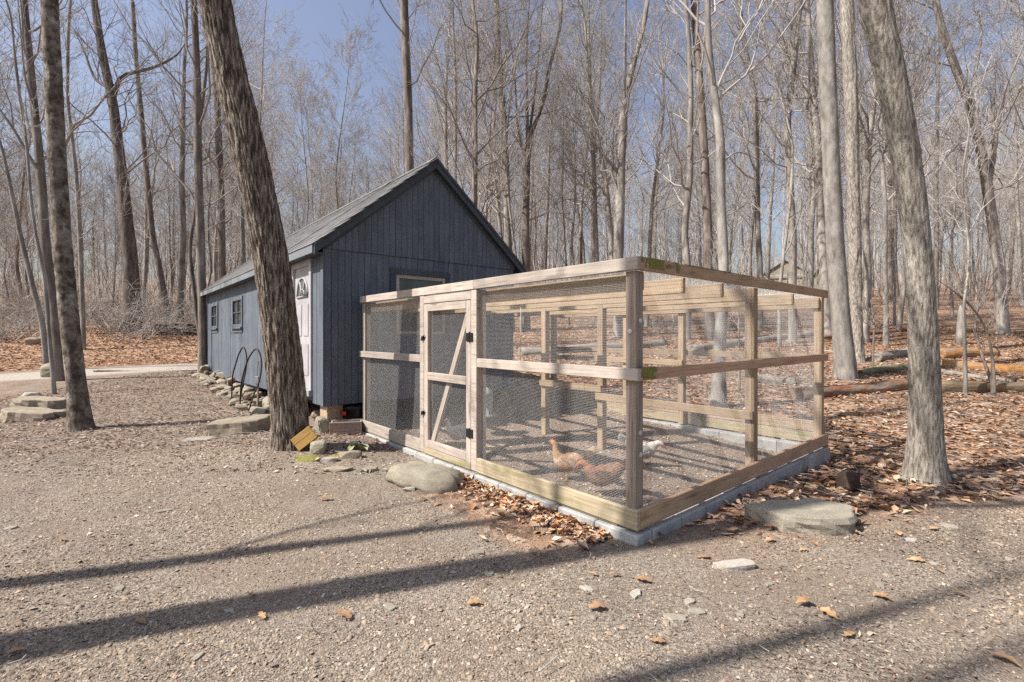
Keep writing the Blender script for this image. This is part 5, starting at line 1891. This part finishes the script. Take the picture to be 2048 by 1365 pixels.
Yb = rg.uniform(45, 130, nb_); Xb = rg.uniform(-1.25, 1.25, nb_) * Yb
okb = np.hypot(Xb - HOUSE.x, Yb - HOUSE.y) > 7
Xb, Yb = Xb[okb], Yb[okb]; nb_ = len(Xb)
Pb = np.stack([Xb, Yb, hgt(Xb, Yb) - 0.3], 1)
Db = unit(np.stack([rg.randn(nb_) * 0.12, rg.randn(nb_) * 0.12, np.ones(nb_)], 1))
Lb = rg.uniform(3, 11, nb_)
PB, RB = grow(rg, Pb, Db, Lb, rg.uniform(0.03, 0.08, nb_), 4, 0.05, 0.0)
pp.append(tubes(PB, RB, 3))
p, d, l, r = children(rg, PB, RB, Lb, 6, 0.15, (0.3, 0.9), (0.2, 0.5), 0.6)
P2, R2 = grow(rg, p, d, l, r, 3, 0.12, 0.2)
pp.append(tubes(P2, np.maximum(R2, 0.009), 3))
Vf_, Ff_ = join_parts(pp)
fwood = stuff(obj("far_woods", np_mesh("far_woods", Vf_, Ff_, TA)))
tag(fwood, "distant grey mass of bare woods on the skyline", "woods")

# --- brush: shrubs with many stems
def shrub_vf(seed, H, ns):
    rng = np.random.RandomState(seed)
    P0 = np.stack([rng.randn(ns) * 0.25, rng.randn(ns) * 0.25, np.full(ns, -0.1)], 1)
    D = unit(np.stack([rng.randn(ns) * 0.45, rng.randn(ns) * 0.45, np.ones(ns)], 1))
    L = H * rng.uniform(0.5, 1.1, ns)
    P1, R1 = grow(rng, P0, D, L, np.full(ns, 0.014), 6, 0.12, -0.12)
    pr = [tubes(P1, R1, 3)]
    p, d, l, r = children(rng, P1, R1, L, 6, 0.2, (0.4, 1.2), (0.2, 0.5), 0.8)
    P2, R2 = grow(rng, p, d, l, r, 4, 0.14, 0.0)
    pr.append(tubes(P2, np.maximum(R2, 0.004), 3))
    p, d, l, r = children(rng, P2, R2, l, 3, 0.2, (0.4, 1.1), (0.3, 0.6), 0.8)
    P3, R3 = grow(rng, p, d, l, r, 3, 0.14, 0.0)
    pr.append(tubes(P3, np.maximum(R3, 0.0035), 3))
    return join_parts(pr)


SHR = [np_mesh("shrub", *shrub_vf(500 + i, 2.2, 14), TA if i % 2 else TB) for i in range(4)]
cnt = 0
while cnt < 88:
    left = cnt < 72
    if left:
        Y = rt.uniform(20, 42); X = rt.uniform(-1.15, -0.42) * Y
        if X > -6 or Y < 20.5:
            continue
    else:
        Y = rt.uniform(15, 45); X = rt.uniform(-0.05, 1.1) * Y
    if not free(X, Y):
        continue
    o = obj("shrub", SHR[rt.randrange(4)], None, (X, Y, hz(X, Y)))
    s = rt.uniform(0.7, 1.5) if left else rt.uniform(0.35, 0.8)
    o.scale = (s * 1.3, s * 1.3, s); o.rotation_euler.z = rt.uniform(0, 6.28)
    tag(o, "tangled leafless shrub in the thicket above the leaf bank" if left else "low leafless shrub scattered on the leafy slope", "shrub",
        "shrubs of the left thicket" if left else "shrubs on the right slope")
    cnt += 1

# ------------------------------------------------------------------ far house
hb = empty("far_house", (HOUSE.x, HOUSE.y, hz(HOUSE.x, HOUSE.y) - 0.3), rad(-25))
hb.scale = (0.8, 0.8, 0.8)
tag(hb, "beige house glimpsed between trees far up the slope", "house")
M['beige'] = m_paint('beige_siding', (0.30, 0.28, 0.22), 0.06)
M['farroof'] = m_paint('brown_roof', (0.17, 0.14, 0.125), 0.1)
def gable_house(x0, x1, y0, y1, h, rise, wmat, rmat):
    c = (x0 + x1) / 2
    prism("wall", hb, [(x0, 0), (x1, 0), (x1, h), (c, h + rise), (x0, h)], y0, y1, wmat)
    for s in (-1, 1):
        xe = c + s * ((x1 - x0) / 2 + 0.3)
        k = rise / ((x1 - x0) / 2)
        prism("roof", hb, [(c, h + rise + 0.03), (xe, h + rise + 0.03 - k * abs(xe - c)), (xe, h + rise + 0.2 - k * abs(xe - c)), (c, h + rise + 0.2)], y0 - 0.3, y1 + 0.3, rmat)


gable_house(-4.5, 3.0, 0, 7, 3.6, 2.4, M['beige'], M['farroof'])
gable_house(3.6, 6.2, -1.5, 5, 3.4, 1.6, M['beige'], M['farroof'])
ch_ = box("chimney", hb, -2.2, -1.4, 3, 3.9, 4.0, 7.2, M['white'])
box("downspout", hb, 2.86, 3.0, -0.12, -0.02, 0.2, 3.6, M['white'])
box("gutter", hb, -4.8, 3.3, -0.42, -0.32, 3.3, 3.5, M['white'])
for xx in (-3.2, -0.6):
    wv = box("window", hb, xx, xx + 1.1, -0.04, -0.005, 1.2, 2.6, M['white'])
    box("pane", wv, -0.46, 0.46, -0.03, -0.0185, -0.6, 0.6, M['glass'])

# ------------------------------------------------------------------ fallen oak leaves and flat stones on the gravel
def oak_leaf_mesh(seed):
    rg = random.Random(seed)
    L = 0.13
    n = 22
    side_ = []
    for i in range(n):
        s = i / (n - 1)
        w = 0.034 * math.sin(math.pi * (0.06 + 0.9 * s) ** 0.8) * (0.8 + 0.3 * math.sin(s * 17 + seed)) + 0.002
        side_.append((s * L, w))
    Vv, Ff = [], []
    c1, c2 = rg.uniform(0.1, 0.3), rg.uniform(-0.12, 0.2)
    for x_, w in side_:
        z = 0.006 + 0.02 * math.sin(x_ / L * 3.14) * c1 * 3
        Vv += [(x_, -w, z + w * c1), (x_, 0, z - 0.001), (x_, w, z + w * (c1 + c2))]
    for k in range(n - 1):
        for j in range(2):
            a = k * 3 + j
            Ff.append((a, a + 3, a + 4, a + 1))
    return np_mesh("fallen_leaf", Vv, Ff, M['leaf'], smooth=True)


LM = [oak_leaf_mesh(i) for i in range(5)]
lf_px = [(500, 1192), (528, 1243), (270, 1250), (12, 1312), (1195, 1157), (1240, 1158), (1270, 1162), (1178, 1222), (1550, 1085), (1615, 1104), (1700, 1068), (1722, 1085), (1625, 1210), (1640, 1222), (1850, 1128), (1885, 1150), (1960, 1085), (1215, 1082), (1800, 1075), (1860, 1062), (1745, 1195), (130, 1086), (640, 1003), (880, 1010), (1420, 1120), (935, 1215), (700, 1245), (1980, 1320), (1690, 1280), (1775, 1040), (1905, 1190), (850, 1000), (1090, 1100), (1330, 1290)]
for i, (px, py) in enumerate(lf_px):
    p = G(px, py)
    o = obj("fallen_leaf", LM[i % 5], None, (p.x, p.y, p.z + 0.012))
    s = rt.uniform(0.42, 0.85)
    o.scale = (s, s, s); o.rotation_euler = (rt.uniform(-0.15, 0.15), rt.uniform(-0.15, 0.15), rt.uniform(0, 6.28))
    tag(o, "single dry brown oak leaf lying on the gravel", "leaf", "oak leaves scattered on the gravel")
FS = [slab_mesh("flat_stone", 0.13, 0.085, 0.026, 700 + i, M['stone_pale' if i == 0 else 'stone'], 12, 0.55) for i in range(4)]
fs_px = [(1175, 1180), (1395, 1228), (1480, 1232), (1355, 1240), (1270, 1190), (1540, 1172), (1380, 1205), (1760, 1175), (1820, 1082), (1900, 1055), (2020, 1122), (393, 1320), (460, 1225), (780, 1218), (980, 1150), (940, 1112), (1035, 1258), (240, 1182), (20, 1060), (325, 1025), (1870, 1130), (955, 1108), (1650, 1262)]
for i, (px, py) in enumerate(fs_px):
    p = G(px, py)
    o = obj("flat_stone", FS[i % 4], None, (p.x, p.y, p.z + 0.004))
    s = rt.uniform(0.35, 0.85)
    o.scale = (s, s, s); o.rotation_euler = (rt.uniform(-0.1, 0.1), rt.uniform(-0.1, 0.1), rt.uniform(0, 6.28))
    tag(o, "small flat pale stone bedded in the gravel", "stone", "small flat stones in the gravel")
rock("flat_stone", 1475, 1142, 0.26, 0.10, 0.05, 141, M['stone_pale'], "long ridged pale stone in the gravel before the corner post", 0.15, 0.6, 0.3)

# ------------------------------------------------------------------ gravel, leaf litter, chips (uncountable)
rg = np.random.RandomState(99)


def scatter(n, x0, x1, y0, y1, fy=1.0):
    x = rg.uniform(x0, x1, n)
    y = y0 + (y1 - y0) * rg.rand(n) ** fy
    return x, y


def in_view(x, y, m=1.16):
    return np.abs(x) < y * m + 0.5


def blocked(x, y):
    b, a = run_local(x, y)
    e1 = (b > -0.07) & (b < 0.13) & (a > -0.07) & (a < RUN_A)
    e2 = (a > -0.07) & (a < 0.13) & (b > -0.07) & (b < RUN_B + 0.06)
    sb, sa = shed_local(x, y)
    sh = (sb > 0.0) & (sb < SHED_W) & (sa > 0.0) & (sa < SHED_L)
    return e1 | e2 | sh


# gravel
x, y = scatter(470000, -7.5, 6.5, 1.6, 6.6, 1.35)
g_, l_, p_, ir = zones(x, y)
bare = sst(fbm(x * 0.55, y * 0.75, 6.1, 4), 0.5, 0.62)
keep = (rg.rand(len(x)) < g_ * (1 - 0.85 * l_) * (1 - 0.8 * bare)) & in_view(x, y) & ~blocked(x, y)
x, y = x[keep][:122000], y[keep][:122000]
z = hgt(x, y)
n = len(x)
k = 5
r = np.exp(rg.normal(math.log(0.0047), 0.45, n)).clip(0.003, 0.02) * (1 + 0.05 * y)
a = (np.arange(k) / k * 2 * math.pi)[None] + rg.uniform(0, 6.28, (n, 1))
rr_ = r[:, None] * rg.uniform(0.65, 1.25, (n, k))
el = rg.uniform(0.55, 1.0, (n, 1)); ph = rg.uniform(0, 3.14, (n, 1))
ex = rr_ * np.cos(a); ey = rr_ * np.sin(a) * el
vx = ex * np.cos(ph) - ey * np.sin(ph); vy = ex * np.sin(ph) + ey * np.cos(ph)
tz = rg.normal(0, 0.25, (n, 2))
ring = np.stack([x[:, None] + vx, y[:, None] + vy, z[:, None] + r[:, None] * 0.15 + vx * tz[:, :1] + vy * tz[:, 1:]], -1)
top = np.stack([x + r * rg.uniform(-0.35, 0.35, n), y + r * rg.uniform(-0.35, 0.35, n), z + r * rg.uniform(0.5, 1.0, n)], -1)[:, None]
V = np.concatenate([ring, top], 1)
base = (np.arange(n) * (k + 1))[:, None, None]
Ft = np.stack([np.arange(k), (np.arange(k) + 1) % k, np.full(k, k)], -1)[None] + base
pal = np.array([(0.315, 0.262, 0.21), (0.25, 0.205, 0.163), (0.175, 0.142, 0.115), (0.385, 0.335, 0.28), (0.28, 0.215, 0.163), (0.53, 0.49, 0.44), (0.225, 0.20, 0.18)])
ci = rg.choice(len(pal), n, p=[0.28, 0.27, 0.16, 0.09, 0.10, 0.015, 0.085])
patch = 0.66 + 0.62 * fbm(x * 0.8, y * 0.8, 2.2, 3)
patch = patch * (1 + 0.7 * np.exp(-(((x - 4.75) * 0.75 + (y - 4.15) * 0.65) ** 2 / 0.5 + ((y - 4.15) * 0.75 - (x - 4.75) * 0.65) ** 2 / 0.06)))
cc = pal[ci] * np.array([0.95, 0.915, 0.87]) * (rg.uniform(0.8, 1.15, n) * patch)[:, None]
gv = obj("gravel", np_mesh("gravel", V.reshape(-1, 3), Ft.reshape(-1, 3), M['gravel'], np.repeat(cc, k + 1, axis=0)))
stuff(gv); tag(gv, "loose tan and grey gravel covering the yard", "gravel")


def leaf_field(name, x, y, size, pal, label, cat, curl=0.5, asp=0.5):
    n = len(x)
    z = hgt(x, y)
    L = size * rg.uniform(0.35, 1.4, n); w = L * asp * rg.uniform(0.7, 1.3, n)
    ph = rg.uniform(0, 6.28, n)
    t1 = rg.normal(0, 0.2, n); t2 = rg.normal(0, 0.22, n)
    cu = rg.uniform(-0.2, 1.0, n) * curl
    loc = np.array([(-0.5, 0, 0), (-0.1, -0.5, 1), (-0.1, 0.5, 1), (0.5, 0, 0.6), (0.0, 0.0, -0.2)])   # u, v, curl
    u = loc[:, 0][None] * L[:, None]; v_ = loc[:, 1][None] * w[:, None]
    v_ = v_ * rg.uniform(0.7, 1.2, (n, 5))
    hgtl = loc[:, 2][None] * (cu * w)[:, None] + u * t1[:, None] + v_ * t2[:, None]
    hgtl = hgtl - hgtl.min(1, keepdims=True) + 0.003 + (rg.rand(n, 1) ** 2) * 0.03 * (size / 0.08)
    X = x[:, None] + u * np.cos(ph)[:, None] - v_ * np.sin(ph)[:, None]
    Y = y[:, None] + u * np.sin(ph)[:, None] + v_ * np.cos(ph)[:, None]
    V = np.stack([X, Y, z[:, None] + hgtl], -1)
    f = np.array([(0, 1, 4), (1, 3, 4), (3, 2, 4), (2, 0, 4)])
    Ft = f[None] + (np.arange(n) * 5)[:, None, None]
    ci = rg.choice(len(pal), n)
    cc = pal[ci] * rg.uniform(0.7, 1.2, n)[:, None]
    o = obj(name, np_mesh(name, V.reshape(-1, 3), Ft.reshape(-1, 3), M['litter'], np.repeat(cc, 5, axis=0)))
    stuff(o)
    tag(o, label, cat)


LP = np.array([(0.39, 0.24, 0.145), (0.30, 0.175, 0.105), (0.47, 0.32, 0.21), (0.20, 0.115, 0.075), (0.54, 0.41, 0.30), (0.41, 0.21, 0.105), (0.34, 0.24, 0.175)])
# right slope
x, y = scatter(150000, -2, 22, 3.4, 24, 1.5)
g_, l_, p_, ir = zones(x, y)
b_, a_ = run_local(x, y)
keep = (rg.rand(len(x)) < np.maximum(l_, 0.10)) & (x > -1.0) & in_view(x, y) & ~blocked(x, y) & ~ir & ((y > 3.4) & ((b_ > -0.9) | (l_ > 0.3)))
keep &= ~((g_ > 0.4) & (rg.rand(len(x)) > 0.06))
x1, y1 = x[keep][:43000], y[keep][:43000]
leaf_field("leaf_litter", x1, y1, 0.085, LP, "carpet of dry brown leaves on the right slope", "leaves")
# drift of leaves along the run front
n = 1500
aa = rg.uniform(0.15, 2.3, n); bb_ = -0.07 - np.abs(rg.normal(0, 0.16, n)) * (1 - 0.25 * aa / 2.3)
x = RUN_C[0] + U2[0] * bb_ + U1[0] * aa; y = RUN_C[1] + U2[1] * bb_ + U1[1] * aa
leaf_field("leaf_drift", x, y, 0.06, LP * 1.25, "drift of dry leaves against the run footing", "leaves", 0.9)
# left bank
x, y = scatter(120000, -26, -3, 12, 27, 1.1)
g_, l_, p_, ir = zones(x, y)
keep = (rg.rand(len(x)) < l_) & in_view(x, y) & ~blocked(x, y)
leaf_field("leaf_litter", x[keep][:21000], y[keep][:21000], 0.10, LP * np.array([1.0, 0.88, 0.85]), "carpet of reddish dry leaves on the left bank", "leaves")
# dirt yard: chips, bits of leaf and twig
x, y = scatter(170000, -11, -1.2, 5.0, 16, 1.3)
g_, l_, p_, ir = zones(x, y)
keep = (rg.rand(len(x)) < 0.95 * (1 - l_) * (1 - 0.85 * p_) * (1 - 0.8 * g_)) & in_view(x, y) & ~blocked(x, y)
CPAL = np.array([(0.27, 0.20, 0.155), (0.35, 0.28, 0.225), (0.19, 0.135, 0.10), (0.42, 0.345, 0.28), (0.28, 0.175, 0.125), (0.13, 0.095, 0.075)])
leaf_field("wood_chips", x[keep][:29000], y[keep][:29000], 0.05, CPAL, "crumbled leaves and chips over the dirt yard", "chips", 0.4, 0.4)
x, y = scatter(60000, -7, 6.5, 1.7, 6.4, 1.2)
g_, l_, p_, ir = zones(x, y)
dens = 0.10 + 0.9 * sst(fbm(x * 1.3, y * 1.3, 4.4, 3), 0.5, 0.66) + 0.5 * sst(x, 1.0, 3.0)
keep = (rg.rand(len(x)) < g_ * dens) & in_view(x, y) & ~blocked(x, y)
leaf_field("gravel_debris", x[keep][:24000], y[keep][:24000], 0.024, CPAL * np.array([0.95, 0.9, 0.85]), "fine leaf crumbs and bark bits among the gravel", "debris", 0.3, 0.35)
# inside the run
n = 12000
aa = rg.uniform(0.15, RUN_A - 0.1, n); bb_ = rg.uniform(0.15, RUN_B - 0.1, n)
x = RUN_C[0] + U2[0] * bb_ + U1[0] * aa; y = RUN_C[1] + U2[1] * bb_ + U1[1] * aa
leaf_field("bedding", x, y, 0.03, CPAL * 1.4, "scratched dirt and chips on the run floor", "bedding", 0.3, 0.45)
# twigs on the gravel and slope
x, y = scatter(9000, -7, 14, 2, 16, 1.2)
g_, l_, p_, ir = zones(x, y)
keep = in_view(x, y) & ~blocked(x, y) & ~ir & (rg.rand(len(x)) < np.maximum(0.08, 0.75 * l_ + 0.6 * (1 - g_) * (1 - p_) * (x < 0)))
x, y = x[keep], y[keep]
n = len(x)
ph = rg.uniform(0, 6.28, n); L = rg.uniform(0.04, 0.22, n) * np.where(g_[keep] > 0.4, 0.35, 1.0)
z = hgt(x, y) + 0.02
c3_, s3_ = np.cos(ph) * L, np.sin(ph) * L
P = np.stack([np.stack([x - c3_, y - s3_, z + rg.uniform(-0.01, 0.03, n)], 1), np.stack([x + rg.normal(0, 0.02, n), y + rg.normal(0, 0.02, n), z + 0.01], 1), np.stack([x + c3_, y + s3_, z + rg.uniform(-0.01, 0.04, n)], 1)], 1)
Vt, Ft = tubes(P, np.repeat((rg.uniform(0.0015, 0.0045, n) * np.where(L < 0.08, 0.6, 1.0))[:, None], 3, 1), 3)
tw_ = stuff(obj("fallen_twigs", np_mesh("fallen_twigs", Vt, Ft, TA)))
tag(tw_, "loose twigs strewn over the ground", "twigs")
